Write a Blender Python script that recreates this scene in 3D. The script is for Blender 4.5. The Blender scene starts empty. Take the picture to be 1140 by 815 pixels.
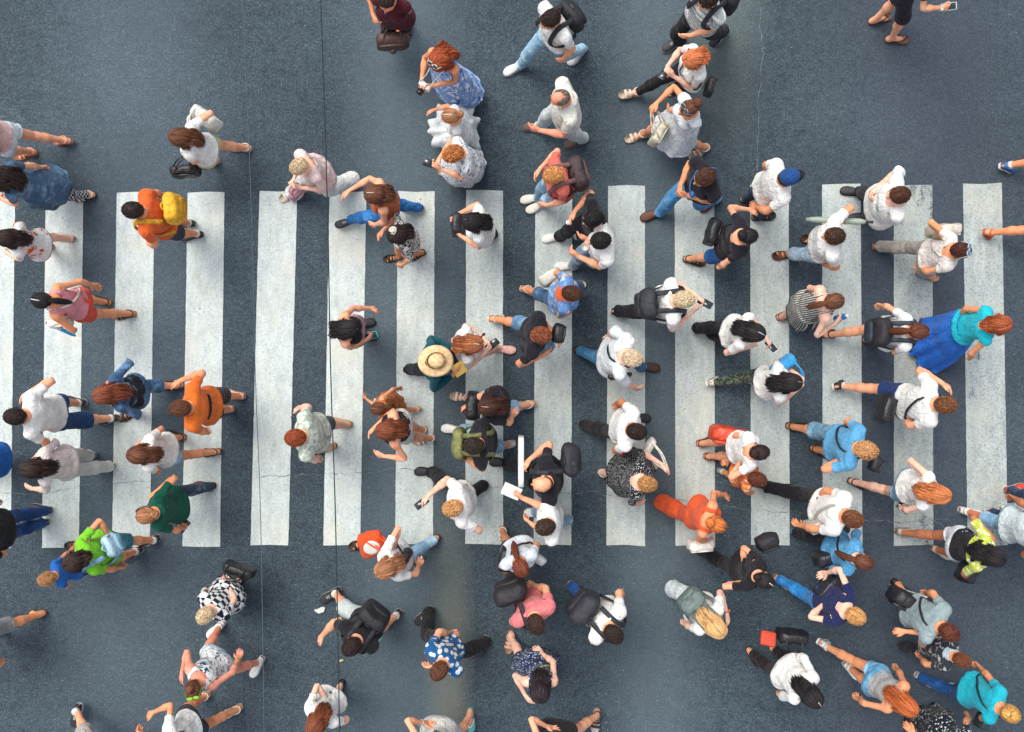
import bpy, math, random
import numpy as np
from mathutils import Vector, Matrix

SC = bpy.context.scene
COL = SC.collection
RNG = np.random.default_rng(11)
D = 11.5            # camera height in metres
PPM = 100.0         # photo pixels per metre on the ground
CX, CY = 570.0, 407.5

def w2(px, py, z=0.0):
    k = (D - z) / D / PPM
    return np.array([(px - CX) * k, -(py - CY) * k])

def w3(px, py, z=0.0):
    a = w2(px, py, z)
    return np.array([a[0], a[1], z])

def lin(h):
    h = h.lstrip('#')
    c = [int(h[i:i + 2], 16) / 255 for i in (0, 2, 4)]
    return tuple(x / 12.92 if x < 0.04045 else ((x + 0.055) / 1.055) ** 2.4 for x in c) + (1.0,)

def nrm(v):
    v = np.asarray(v, float)
    n = np.linalg.norm(v)
    return v / n if n > 1e-9 else v

def Rx(a):
    c, s = math.cos(a), math.sin(a)
    return np.array([[1, 0, 0], [0, c, -s], [0, s, c]])

def Ry(a):
    c, s = math.cos(a), math.sin(a)
    return np.array([[c, 0, s], [0, 1, 0], [-s, 0, c]])

def Rz(a):
    c, s = math.cos(a), math.sin(a)
    return np.array([[c, -s, 0], [s, c, 0], [0, 0, 1]])

def sm(x, a, b):
    t = np.clip((x - a) / (b - a), 0, 1)
    return t * t * (3 - 2 * t)

# ---------------------------------------------------------------- mesh helpers
def make_mesh(name, verts, faces, rest=None, smooth=True):
    """faces: int array (F,4) / (F,3), or list of such arrays"""
    if not isinstance(faces, (list, tuple)):
        faces = [faces]
    faces = [np.asarray(f, np.int32) for f in faces if len(f)]
    verts = np.asarray(verts, np.float32)
    me = bpy.data.meshes.new(name)
    nl = sum(f.size for f in faces)
    nf = sum(len(f) for f in faces)
    me.vertices.add(len(verts)); me.loops.add(nl); me.polygons.add(nf)
    me.vertices.foreach_set('co', verts.ravel())
    me.loops.foreach_set('vertex_index', np.concatenate([f.ravel() for f in faces]))
    st = []; tot = []; o = 0
    for f in faces:
        k = f.shape[1]
        st.append(o + np.arange(len(f)) * k); tot.append(np.full(len(f), k)); o += f.size
    me.polygons.foreach_set('loop_start', np.concatenate(st).astype(np.int32))
    me.polygons.foreach_set('loop_total', np.concatenate(tot).astype(np.int32))
    me.polygons.foreach_set('use_smooth', np.full(nf, bool(smooth)))
    if rest is not None:
        at = me.attributes.new('rest', 'FLOAT_VECTOR', 'POINT')
        at.data.foreach_set('vector', np.asarray(rest, np.float32).ravel())
    me.update(calc_edges=True)
    return me

def add_obj(name, me, mat=None, parent=None, loc=None):
    o = bpy.data.objects.new(name, me)
    if mat is not None:
        me.materials.append(mat)
    if parent is not None:
        o.parent = parent
    if loc is not None:
        o.location = loc
    COL.objects.link(o)
    return o

def tag(o, label=None, cat=None, group=None, kind=None):
    for k, v in (('label', label), ('category', cat), ('group', group), ('kind', kind)):
        if v:
            o[k] = v
    return o

class MB:
    """collects quads"""
    def __init__(self):
        self.v = []; self.f = []; self.n = 0
    def add(self, v, f):
        v = np.asarray(v, float); f = np.asarray(f, int)
        self.v.append(v); self.f.append(f + self.n); self.n += len(v)
        return self
    def arrays(self):
        v = np.concatenate(self.v)
        by = {}
        for f in self.f:
            by.setdefault(f.shape[1], []).append(f)
        return v, [np.concatenate(x) for x in by.values()]

def grid_faces(n, m, close_m=False):
    """n rings of m points"""
    q = []
    mm = m if close_m else m - 1
    i = np.arange(n - 1)[:, None] * m
    j = np.arange(mm)[None, :]
    j2 = (j + 1) % m
    return np.stack([i + j, i + j2, i + m + j2, i + m + j], -1).reshape(-1, 4)

_RB = {}
def rbox(c, size, r, n=4, R=None, bulge=0.0):
    """rounded box, n segments per side"""
    key = n
    if key not in _RB:
        vs = []; fs = []; k = 0
        t = np.linspace(-1, 1, n + 1)
        # concentrate samples near the edges
        t = np.sign(t) * np.abs(t) ** 0.6
        A, B = np.meshgrid(t, t, indexing='ij')
        for ax in range(3):
            for s in (-1, 1):
                p = np.zeros((n + 1, n + 1, 3))
                p[..., ax] = s; p[..., (ax + 1) % 3] = A; p[..., (ax + 2) % 3] = B
                f = grid_faces(n + 1, n + 1)
                if s < 0:
                    f = f[:, ::-1]
                vs.append(p.reshape(-1, 3)); fs.append(f + k); k += (n + 1) ** 2
        v = np.concatenate(vs); f = np.concatenate(fs)
        # weld
        _, first, inv = np.unique(np.round(v, 5), axis=0, return_index=True, return_inverse=True)
        _RB[key] = (v[first], inv.ravel()[f])
    v, f = _RB[key]
    h = np.asarray(size, float) / 2
    p = v * h
    inner = np.clip(p, -(h - r), h - r)
    d = p - inner
    L = np.linalg.norm(d, axis=1, keepdims=True)
    p = np.where(L > 1e-9, inner + d / np.maximum(L, 1e-9) * r, p)
    if bulge:
        q = p / h
        p = p * (1 + bulge * (1 - q ** 2).prod(axis=1, keepdims=True) * 0 ) + np.sign(p) * 0
        for ax in range(3):
            o = [i for i in range(3) if i != ax]
            p[:, ax] += bulge * q[:, ax] * h[ax] * (1 - q[:, o[0]] ** 2) * (1 - q[:, o[1]] ** 2)
    if R is not None:
        p = p @ np.asarray(R).T
    return p + np.asarray(c, float), f

def tube(path, rad, n=6, flat=None, close=False):
    """tube along path; rad scalar/array; flat=(w,t,normal) makes a ribbon"""
    P = np.asarray(path, float); m = len(P)
    T = np.gradient(P, axis=0)
    if close:
        T = np.roll(P, -1, 0) - np.roll(P, 1, 0)
    T /= np.maximum(np.linalg.norm(T, axis=1, keepdims=True), 1e-9)
    if flat is not None:
        w, t, N = flat
        N = np.broadcast_to(np.asarray(N, float), P.shape)
        B = np.cross(T, N); B /= np.maximum(np.linalg.norm(B, axis=1, keepdims=True), 1e-9)
        N = np.cross(B, T)
        w = np.broadcast_to(np.asarray(w, float), (m,))[:, None] / 2
        cs = [(-1, -1), (1, -1), (1, 1), (-1, 1)]
        V = np.stack([P + B * w * a + N * (t / 2) * b for a, b in cs], 1)
        n = 4
    else:
        up = np.array([0, 0, 1.0]) if abs(T[0][2]) < 0.9 else np.array([1.0, 0, 0])
        U = np.zeros_like(P); u = up
        for i in range(m):
            u = u - T[i] * (u @ T[i]); u /= max(np.linalg.norm(u), 1e-9); U[i] = u
        B = np.cross(T, U)
        a = np.arange(n) / n * 2 * math.pi
        r = np.broadcast_to(np.asarray(rad, float), (m,))[:, None, None]
        V = P[:, None] + r * (np.cos(a)[None, :, None] * U[:, None] + np.sin(a)[None, :, None] * B[:, None])
    f = grid_faces(m, n, True)
    if close:
        j = np.arange(n); o = (m - 1) * n
        f = np.concatenate([f, np.stack([o + j, o + (j + 1) % n, (j + 1) % n, j], -1)])
        return V.reshape(-1, 3), f
    V = V.reshape(-1, 3)
    # end caps with centre points, written as degenerate-free quads pairs when n even
    caps = []
    if n % 2 == 0:
        for o, rev in ((0, True), ((m - 1) * n, False)):
            for k in range(1, n - 1, 2):
                q = [o, o + k, o + k + 1, o + (k + 2) % n if k + 2 < n else o + n - 1]
                if k + 2 >= n:
                    continue
                caps.append(q[::-1] if rev else q)
    if caps:
        f = np.concatenate([f, np.array(caps)])
    return V, f

def spline(pts, n=24):
    """Catmull-Rom through pts"""
    P = np.asarray(pts, float)
    P = np.vstack([2 * P[0] - P[1], P, 2 * P[-1] - P[-2]])
    k = len(P) - 3
    out = []
    for t in np.linspace(0, k - 1e-6, n):
        i = int(t); u = t - i
        a, b, c, d = P[i:i + 4]
        out.append(0.5 * ((2 * b) + (-a + c) * u + (2 * a - 5 * b + 4 * c - d) * u * u + (-a + 3 * b - 3 * c + d) * u ** 3))
    return np.array(out)

# ---------------------------------------------------------------- materials
_M = {}
def new_mat(name):
    m = bpy.data.materials.new(name); m.use_nodes = True
    nt = m.node_tree
    b = nt.nodes['Principled BSDF']
    return m, nt, b

def nd(nt, typ, **kw):
    n = nt.nodes.new(typ)
    for k, v in kw.items():
        if k in n.inputs:
            n.inputs[k].default_value = v
        else:
            setattr(n, k, v)
    return n

def mixc(nt, fac, a, b, blend='MIX'):
    n = nt.nodes.new('ShaderNodeMix'); n.data_type = 'RGBA'; n.blend_type = blend
    for i, x in ((0, fac), (6, a), (7, b)):
        if hasattr(x, 'links'):
            nt.links.new(x, n.inputs[i])
        else:
            n.inputs[i].default_value = x
    return n.outputs[2]

def math_(nt, op, a, b=None, c=None):
    n = nt.nodes.new('ShaderNodeMath'); n.operation = op
    for i, x in enumerate((a, b, c)):
        if x is None:
            continue
        if hasattr(x, 'links'):
            nt.links.new(x, n.inputs[i])
        else:
            n.inputs[i].default_value = x
    return n.outputs[0]

def ramp(nt, fac, stops, interp='LINEAR'):
    n = nt.nodes.new('ShaderNodeValToRGB'); n.color_ramp.interpolation = interp
    e = n.color_ramp.elements
    while len(e) < len(stops):
        e.new(0.5)
    for x, (p, c) in zip(e, stops):
        x.position = p; x.color = c if len(c) == 4 else tuple(c) + (1,)
    nt.links.new(fac, n.inputs[0])
    return n.outputs[0]

def scaled(c, k):
    return tuple(min(1, x * k) for x in c[:3]) + (1,)

def rest_vec(nt, scale=(1, 1, 1)):
    a = nt.nodes.new('ShaderNodeAttribute'); a.attribute_name = 'rest'
    mp = nt.nodes.new('ShaderNodeMapping')
    oi = nt.nodes.new('ShaderNodeObjectInfo')
    nt.links.new(a.outputs['Vector'], mp.inputs['Vector'])
    # every garment gets its own offset through the pattern
    cb = nt.nodes.new('ShaderNodeCombineXYZ')
    s = math_(nt, 'MULTIPLY', oi.outputs['Random'], 7.0)
    for i in range(3):
        nt.links.new(s, cb.inputs[i])
    nt.links.new(cb.outputs[0], mp.inputs['Location'])
    mp.inputs['Scale'].default_value = scale
    return mp.outputs[0]

def cloth(spec):
    if isinstance(spec, str):
        spec = ('plain', spec)
    if spec in _M:
        return _M[spec]
    kind = spec[0]; c1 = lin(spec[1]); c2 = lin(spec[2]) if len(spec) > 2 else c1
    sc = spec[3] if len(spec) > 3 else None
    m, nt, b = new_mat('cloth_' + kind)
    L = nt.links
    v = rest_vec(nt)
    col = None
    if kind == 'plain':
        n = nd(nt, 'ShaderNodeTexNoise', Scale=9.0, Detail=4.0); L.new(v, n.inputs['Vector'])
        col = ramp(nt, n.outputs[0], [(0.3, scaled(c1, 0.84)), (0.7, scaled(c1, 1.1))])
    elif kind == 'denim':
        n = nd(nt, 'ShaderNodeTexNoise', Scale=7.0, Detail=6.0, Roughness=0.65); L.new(v, n.inputs['Vector'])
        col = ramp(nt, n.outputs[0], [(0.3, scaled(c1, 0.55)), (0.5, c1), (0.72, scaled(c2 if len(spec) > 2 else c1, 1.5))])
        n2 = nd(nt, 'ShaderNodeTexNoise', Scale=160.0, Detail=2.0); L.new(v, n2.inputs['Vector'])
        col = mixc(nt, 0.35, col, ramp(nt, n2.outputs[0], [(0.3, scaled(c1, 0.5)), (0.7, scaled(c1, 1.6))]))
    elif kind == 'dots':
        n = nd(nt, 'ShaderNodeTexVoronoi', Scale=sc or 30.0, Randomness=0.75); L.new(v, n.inputs['Vector'])
        col = ramp(nt, n.outputs['Distance'], [(0.27, c2), (0.34, c1)])
    elif kind == 'leaf':
        v2 = rest_vec(nt, (1, 1, 0.55))
        n = nd(nt, 'ShaderNodeTexVoronoi', Scale=sc or 20.0, Randomness=1.0); L.new(v2, n.inputs['Vector'])
        col = ramp(nt, n.outputs['Distance'], [(0.36, c2), (0.44, c1)])
    elif kind == 'check':
        n = nd(nt, 'ShaderNodeTexChecker', Scale=sc or 26.0); L.new(v, n.inputs['Vector'])
        n.inputs['Color1'].default_value = c1; n.inputs['Color2'].default_value = c2
        col = n.outputs[0]
    elif kind in ('stripe_z', 'stripe_x'):
        n = nd(nt, 'ShaderNodeTexWave', Scale=sc or 9.0, Distortion=1.2); n.bands_direction = 'Z' if kind[-1] == 'z' else 'X'
        L.new(v, n.inputs['Vector'])
        col = ramp(nt, n.outputs['Fac'], [(0.42, c1), (0.52, c2)])
    elif kind in ('floral', 'camo', 'leopard'):
        n = nd(nt, 'ShaderNodeTexNoise', Scale=sc or 22.0, Detail=2.5, Distortion=1.0); L.new(v, n.inputs['Vector'])
        w = {'floral': (0.55, 0.6), 'camo': (0.47, 0.53), 'leopard': (0.5, 0.55)}[kind]
        col = ramp(nt, n.outputs[0], [(w[0], c1), (w[1], c2)])
        if len(spec) > 4:
            n3 = nd(nt, 'ShaderNodeTexNoise', Scale=(sc or 22.0) * 0.8, Detail=2.0); n3.noise_dimensions = '4D'; n3.inputs['W'].default_value = 3.0
            L.new(v, n3.inputs['Vector'])
            f = ramp(nt, n3.outputs[0], [(0.58, (0, 0, 0, 1)), (0.62, (1, 1, 1, 1))])
            col = mixc(nt, f, col, lin(spec[4]))
    wv = nd(nt, 'ShaderNodeTexNoise', Scale=75.0, Detail=3.0, Roughness=0.7); L.new(v, wv.inputs['Vector'])
    col = mixc(nt, 0.8, col, ramp(nt, wv.outputs[0], [(0.3, (0.74, 0.74, 0.76, 1)), (0.5, (1, 1, 1, 1)), (0.7, (1.16, 1.15, 1.12, 1))]), 'MULTIPLY')
    L.new(col, b.inputs['Base Color'])
    b.inputs['Roughness'].default_value = 0.85
    b.inputs['Sheen Weight'].default_value = 0.08
    b.inputs['Specular IOR Level'].default_value = 0.06
    # folds and weave
    vs = rest_vec(nt, (1.0, 1.0, 0.45))
    n1 = nd(nt, 'ShaderNodeTexNoise', Scale=15.0, Detail=4.0, Roughness=0.55, Distortion=1.6); L.new(vs, n1.inputs['Vector'])
    bp = nd(nt, 'ShaderNodeBump', Strength=0.7, Distance=0.04); L.new(n1.outputs[0], bp.inputs['Height'])
    vr = rest_vec(nt, (1.0, 1.0, 0.6))
    n2 = nt.nodes.new('ShaderNodeTexNoise'); n2.noise_type = 'RIDGED_MULTIFRACTAL'
    n2.inputs['Scale'].default_value = 6.5; n2.inputs['Detail'].default_value = 2.0; n2.inputs['Distortion'].default_value = 0.7
    L.new(vr, n2.inputs['Vector'])
    b2 = nd(nt, 'ShaderNodeBump', Strength=0.75, Distance=0.022); L.new(n2.outputs[0], b2.inputs['Height'])
    L.new(bp.outputs[0], b2.inputs['Normal'])
    L.new(b2.outputs[0], b.inputs['Normal'])
    _M[spec] = m
    return m

def plain(name, hexc, rough=0.5, metal=0.0, spec=0.5, var=0.12, scale=40.0, bump=0.0):
    key = ('p', name, hexc, rough, metal)
    if key in _M:
        return _M[key]
    m, nt, b = new_mat(name)
    c = lin(hexc)
    tc = nt.nodes.new('ShaderNodeTexCoord')
    n = nd(nt, 'ShaderNodeTexNoise', Scale=scale, Detail=4.0)
    nt.links.new(tc.outputs['Object'], n.inputs['Vector'])
    nt.links.new(ramp(nt, n.outputs[0], [(0.3, scaled(c, 1 - var)), (0.7, scaled(c, 1 + var))]), b.inputs['Base Color'])
    b.inputs['Roughness'].default_value = rough
    b.inputs['Metallic'].default_value = metal
    b.inputs['Specular IOR Level'].default_value = spec
    if bump:
        bp = nd(nt, 'ShaderNodeBump', Strength=bump, Distance=0.025)
        nt.links.new(n.outputs[0], bp.inputs['Height']); nt.links.new(bp.outputs[0], b.inputs['Normal'])
    _M[key] = m
    return m

def skin_mat(hexc):
    key = ('skin', hexc)
    if key in _M:
        return _M[key]
    m, nt, b = new_mat('skin')
    L = nt.links; c = lin(hexc)
    a = nt.nodes.new('ShaderNodeAttribute'); a.attribute_name = 'rest'
    V = a.outputs['Vector']
    n = nd(nt, 'ShaderNodeTexNoise', Scale=16.0, Detail=5.0, Roughness=0.6); L.new(V, n.inputs['Vector'])
    red = (min(1, c[0] * 0.98), c[1] * 0.70, c[2] * 0.62, 1)
    col = ramp(nt, n.outputs[0], [(0.3, red), (0.52, c), (0.75, scaled(c, 1.12))])
    ns = nd(nt, 'ShaderNodeTexNoise', Scale=55.0, Detail=4.0, Roughness=0.7); L.new(V, ns.inputs['Vector'])
    col = mixc(nt, 0.7, col, ramp(nt, ns.outputs[0], [(0.3, (0.82, 0.76, 0.72, 1)), (0.5, (1, 1, 1, 1)), (0.7, (1.14, 1.12, 1.08, 1))]), 'MULTIPLY')
    def spot(p, r0, r1, colr, col):
        d = nt.nodes.new('ShaderNodeVectorMath'); d.operation = 'DISTANCE'
        L.new(V, d.inputs[0]); d.inputs[1].default_value = p
        f = ramp(nt, d.outputs['Value'], [(r0, (1, 1, 1, 1)), (r1, (0, 0, 0, 1))])
        return mixc(nt, f, col, colr)
    for s in (-1, 1):
        col = spot((s * 0.031, 0.103, 1.604), 0.011, 0.014, (0.75, 0.72, 0.68, 1), col)
        col = spot((s * 0.031, 0.108, 1.604), 0.006, 0.008, (0.03, 0.02, 0.015, 1), col)
        col = spot((s * 0.012, 0.112, 1.533), 0.011, 0.016, (0.42, 0.12, 0.09, 1), col)
        col = spot((s * 0.034, 0.108, 1.624), 0.008, 0.013, (0.10, 0.06, 0.04, 1), col)
    L.new(col, b.inputs['Base Color'])
    b.inputs['Roughness'].default_value = 0.66
    b.inputs['Specular IOR Level'].default_value = 0.18
    bp = nd(nt, 'ShaderNodeBump', Strength=0.15, Distance=0.004)
    n2 = nd(nt, 'ShaderNodeTexNoise', Scale=90.0, Detail=3.0); L.new(V, n2.inputs['Vector'])
    L.new(n2.outputs[0], bp.inputs['Height']); L.new(bp.outputs[0], b.inputs['Normal'])
    _M[key] = m
    return m

def hair_mat(hexc):
    key = ('hair', hexc)
    if key in _M:
        return _M[key]
    m, nt, b = new_mat('hair')
    L = nt.links; c = lin(hexc)
    g = nt.nodes.new('ShaderNodeNewGeometry')
    col = ramp(nt, g.outputs['Random Per Island'], [(0.0, scaled(c, 0.5)), (0.5, scaled(c, 1.2)), (0.85, scaled(c, 2.0)), (1.0, scaled(c, 3.0))])
    a = nt.nodes.new('ShaderNodeAttribute'); a.attribute_name = 'rest'
    mp = nt.nodes.new('ShaderNodeMapping'); mp.inputs['Scale'].default_value = (1, 1, 0.3)
    L.new(a.outputs['Vector'], mp.inputs['Vector'])
    n = nd(nt, 'ShaderNodeTexNoise', Scale=120.0, Detail=3.0); L.new(mp.outputs[0], n.inputs['Vector'])
    col = mixc(nt, 0.5, col, ramp(nt, n.outputs[0], [(0.3, scaled(c, 0.45)), (0.7, scaled(c, 1.4))]))
    L.new(col, b.inputs['Base Color'])
    b.inputs['Roughness'].default_value = 0.55
    b.inputs['Specular IOR Level'].default_value = 0.3
    bp = nd(nt, 'ShaderNodeBump', Strength=0.8, Distance=0.006); L.new(n.outputs[0], bp.inputs['Height']); L.new(bp.outputs[0], b.inputs['Normal'])
    _M[key] = m
    return m
# ---------------------------------------------------------------- the human template
S45 = math.sqrt(0.5)
BONES = ['pelvis', 'spine', 'chest', 'neck', 'head',
         'ua0', 'fa0', 'ha0', 'fi0', 'th0', 'sh0', 'ft0',
         'ua1', 'fa1', 'ha1', 'fi1', 'th1', 'sh1', 'ft1']
BI = {b: i for i, b in enumerate(BONES)}
UA, FA = 0.285, 0.255          # upper arm, forearm lengths
PROFILE = {
    'f': np.array([[0.80, .150, .100, .0], [0.87, .172, .120, -.012], [0.93, .174, .122, -.014], [1.01, .150, .102, -.004],
                   [1.10, .128, .088, .004], [1.20, .135, .096, .006], [1.28, .146, .112, .014], [1.36, .150, .094, .000],
                   [1.42, .115, .070, -.012], [1.47, .060, .056, -.018]]),
    'm': np.array([[0.80, .145, .098, .0], [0.87, .162, .116, -.010], [0.93, .164, .116, -.010], [1.01, .156, .106, .000],
                   [1.10, .152, .104, .006], [1.20, .164, .112, .006], [1.28, .174, .118, .004], [1.36, .172, .102, -.006],
                   [1.42, .130, .074, -.014], [1.47, .066, .060, -.018]])}

for _k in PROFILE:
    PROFILE[_k][:, 1:3] *= .95

def prof(sex, z):
    p = PROFILE[sex]
    return tuple(np.interp(z, p[:, 0], p[:, i]) for i in (1, 2, 3))

def joints(sex):
    shx = .149 if sex == 'f' else .172
    J = {'pelvis': (0, 0, .95), 'spine': (0, 0, 1.06), 'chest': (0, 0, 1.20), 'neck': (0, -.015, 1.44), 'head': (0, .0, 1.525)}
    for i, s in ((0, -1), (1, 1)):
        d = np.array([s * S45, 0, -S45])
        sh = np.array([s * shx, -.008, 1.395])
        J['ua%d' % i] = sh
        J['fa%d' % i] = sh + d * UA
        J['ha%d' % i] = sh + d * (UA + FA)
        J['fi%d' % i] = sh + d * (UA + FA + .088)
        J['th%d' % i] = (s * .088, 0, .90)
        J['sh%d' % i] = (s * .094, .004, .485)
        J['ft%d' % i] = (s * .098, -.025, .085)
    return {k: np.array(v, float) for k, v in J.items()}

def sdf_grid(sex, h):
    J = joints(sex)
    lo = np.array([-.80, -.22, -.02]); hi = np.array([.80, .27, 1.76])
    n = np.ceil((hi - lo) / h).astype(int) + 1
    F = np.full(n, 0.2, np.float32)
    ax = [lo[i] + h * np.arange(n[i]) for i in range(3)]

    def region(a, b, m):
        sl = []
        for i in range(3):
            i0 = max(0, int((a[i] - m - lo[i]) / h)); i1 = min(n[i], int((b[i] + m - lo[i]) / h) + 2)
            sl.append(slice(i0, i1))
        X = ax[0][sl[0]][:, None, None]; Y = ax[1][sl[1]][None, :, None]; Z = ax[2][sl[2]][None, None, :]
        return tuple(sl), X, Y, Z

    def union(sl, d, k):
        a = F[sl]
        if k > 0:
            t = np.clip(.5 + .5 * (a - d) / k, 0, 1)
            F[sl] = a * (1 - t) + d * t - k * t * (1 - t)
        else:
            F[sl] = np.minimum(a, d)

    def cap(a, b, ra, rb, k=.02, sq=None):
        a = np.array(a, float); b = np.array(b, float)
        m = max(ra, rb) + .06
        sl, X, Y, Z = region(np.minimum(a, b), np.maximum(a, b), m)
        ab = b - a
        px, py, pz = X - a[0], Y - a[1], Z - a[2]
        t = np.clip((px * ab[0] + py * ab[1] + pz * ab[2]) / (ab @ ab + 1e-12), 0, 1)
        dx, dy, dz = px - t * ab[0], py - t * ab[1], pz - t * ab[2]
        union(sl, np.sqrt(dx * dx + dy * dy + dz * dz) - (ra + t * (rb - ra)), k)

    def ell(c, r, k=.02):
        c = np.array(c, float); r = np.array(r, float)
        sl, X, Y, Z = region(c - r, c + r, .06)
        q = np.sqrt(((X - c[0]) / r[0]) ** 2 + ((Y - c[1]) / r[1]) ** 2 + ((Z - c[2]) / r[2]) ** 2)
        union(sl, (q - 1) * r.min(), k)

    # torso from its cross-section profile
    sl, X, Y, Z = region((-.2, -.15, .80), (.2, .15, 1.47), .06)
    a, b, yc = prof(sex, Z)
    q = np.sqrt((np.abs(X) / a) ** 2.3 + (np.abs(Y - yc) / b) ** 2.3) ** (2 / 2.3)
    d = (np.sqrt(q) - 1) * np.minimum(a, b)
    d = np.maximum(d, np.maximum(.80 - Z, Z - 1.47))
    union(sl, d, 0)
    if sex == 'f':
        for s in (-1, 1):
            ell((s * .072, .075, 1.275), (.062, .052, .060), .03)
    # shoulders, neck, head
    for i, s in ((0, -1), (1, 1)):
        sh = J['ua%d' % i]; el = J['fa%d' % i]; wr = J['ha%d' % i]; kn = J['fi%d' % i]
        dd = nrm(wr - sh); rr = .93 if sex == 'm' else .80
        cap((s * .05, -.02, 1.445), sh, .042, .052 * rr, .04)
        ell(sh + np.array([s * .004, 0, -.01]), np.array([.051, .052, .062]) * rr, .03)
        cap(sh, el, .047 * rr, .037 * rr, .03)
        cap(el, el + dd * .09, .041 * rr, .043 * rr, .02)
        cap(el + dd * .07, wr, .042 * rr, .0265 * rr, .02)
        # palm in the plane of the arm and +Y (thumb side), palm normal towards the body
        y = np.array([0, 1.0, 0]); pn = np.array([-s * S45, 0, -S45])
        for j, (oy, ln) in enumerate(((.030, .074), (.010, .080), (-.010, .074), (-.029, .058))):
            base = wr + dd * .010 + y * oy * .45
            k0 = wr + dd * (.086 - .006 * abs(j - 1)) + y * oy
            cap(base, k0, .0145, .0125, .012)
            a1 = k0 + dd * ln * .5 + pn * .006 + y * oy * .10
            a2 = k0 + dd * ln * .95 + pn * .022 + y * oy * .12
            cap(k0, a1, .0105, .0095, .004)
            cap(a1, a2, .0095, .0078, .004)
        t0 = wr + dd * .018 + y * .018 + pn * .006
        t1 = wr + dd * .058 + y * .050 + pn * .014
        t2 = wr + dd * .092 + y * .058 + pn * .022
        cap(t0, t1, .0155, .0125, .012); cap(t1, t2, .0118, .0092, .004)
        # legs
        hp = J['th%d' % i]; k_ = J['sh%d' % i]; an = J['ft%d' % i]
        w = .95 if sex == 'f' else .93
        cap(hp + np.array([s * .004, -.008, -.02]), k_ + np.array([0, .004, .04]), .088 * w, .056 * w, .03)
        cap(k_ + np.array([0, .004, .05]), k_ + np.array([0, .0, -.05]), .054, .049, .02)
        cap(k_ + np.array([0, -.012, -.06]), k_ + np.array([0, -.02, -.17]), .050, .053 * w, .03)
        cap(k_ + np.array([0, -.018, -.16]), an + np.array([0, -.006, .02]), .050 * w, .034, .03)
        ell(an + np.array([s * .004, -.03, -.045]), (.034, .038, .042), .03)
        cap(an + np.array([0, .0, -.015]), an + np.array([s * .006, .11, -.058]), .036, .026, .03)
        for j, ox in enumerate((-.026, -.010, .005, .018, .029)):
            b0 = an + np.array([s * (.006 + ox), .115 - .007 * j, -.062])
            cap(b0, b0 + np.array([0, .052 - .006 * j, -.006]), .0135 if j == 0 else .0105, .012 if j == 0 else .0088, .008)
    cap((0, -.022, 1.43), (0, .004, 1.545), .054 if sex == 'm' else .047, .050 if sex == 'm' else .045, .03)
    ell((0, .002, 1.612), (.074, .094, .098), .02)
    ell((0, .048, 1.560), (.056, .058, .062), .03)
    cap((0, .082, 1.522), (0, .084, 1.524), .026, .026, .02)          # chin
    cap((0, .098, 1.600), (0, .121, 1.566), .008, .0125, .012)        # nose
    cap((-.016, .100, 1.533), (.016, .100, 1.533), .010, .010, .006)  # lips
    cap((-.045, .080, 1.624), (.045, .080, 1.624), .012, .012, .015)  # brow
    for s in (-1, 1):
        ell((s * .077, -.008, 1.588), (.010, .021, .031), .006)
        ell((s * .031, .090, 1.604), (.015, .013, .011), .004)
    return F, lo

def surfnets(F, lo, h):
    S = F < 0
    c = np.zeros(tuple(x - 1 for x in F.shape), np.int8)
    offs = [(i, j, k) for i in (0, 1) for j in (0, 1) for k in (0, 1)]
    n = F.shape
    for o in offs:
        c += S[o[0]:n[0] - 1 + o[0], o[1]:n[1] - 1 + o[1], o[2]:n[2] - 1 + o[2]]
    act = (c > 0) & (c < 8)
    idx = np.argwhere(act)
    vid = np.full(act.shape, -1, np.int64); vid[act] = np.arange(len(idx))
    acc = np.zeros((len(idx), 3)); cnt = np.zeros(len(idx))
    val = {o: F[idx[:, 0] + o[0], idx[:, 1] + o[1], idx[:, 2] + o[2]].astype(float) for o in offs}
    for o in offs:
        for a in range(3):
            if o[a] == 0:
                p = list(o); p[a] = 1; p = tuple(p)
                f0, f1 = val[o], val[p]
                m = (f0 < 0) != (f1 < 0)
                t = np.where(m, f0 / np.where(m, f0 - f1, 1), 0)
                q = np.tile(np.array(o, float), (len(idx), 1)); q[:, a] += t
                acc += q * m[:, None]; cnt += m
    V = lo + h * (idx + acc / cnt[:, None])
    Q = []
    for a in range(3):
        b, d = (a + 1) % 3, (a + 2) % 3
        s0 = [slice(None)] * 3; s1 = [slice(None)] * 3
        s0[a] = slice(0, -1); s1[a] = slice(1, None)
        ch = S[tuple(s0)] != S[tuple(s1)]
        e = np.argwhere(ch)
        e = e[(e[:, b] > 0) & (e[:, d] > 0) & (e[:, b] < n[b] - 1) & (e[:, d] < n[d] - 1)]
        ins = S[e[:, 0], e[:, 1], e[:, 2]]
        def cell(db, dd):
            x = e.copy(); x[:, b] += db; x[:, d] += dd
            return vid[x[:, 0], x[:, 1], x[:, 2]]
        q = np.stack([cell(-1, -1), cell(0, -1), cell(0, 0), cell(-1, 0)], 1)
        q[~ins] = q[~ins][:, ::-1]
        Q.append(q)
    return V, np.concatenate(Q)

def normals(V, Q):
    fn = np.cross(V[Q[:, 2]] - V[Q[:, 0]], V[Q[:, -1]] - V[Q[:, 1]])
    N = np.zeros_like(V)
    for k in range(Q.shape[1]):
        np.add.at(N, Q[:, k], fn)
    return N / np.maximum(np.linalg.norm(N, axis=1, keepdims=True), 1e-9)

def relax(V, Q, it=2, lam=.5):
    for _ in range(it):
        A = np.zeros_like(V); c = np.zeros(len(V))
        for k in range(Q.shape[1]):
            np.add.at(A, Q[:, k], V[Q[:, (k + 1) % Q.shape[1]]] + V[Q[:, k - 1]]); np.add.at(c, Q[:, k], 2)
        V = V + lam * (A / c[:, None] - V)
    return V

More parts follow.
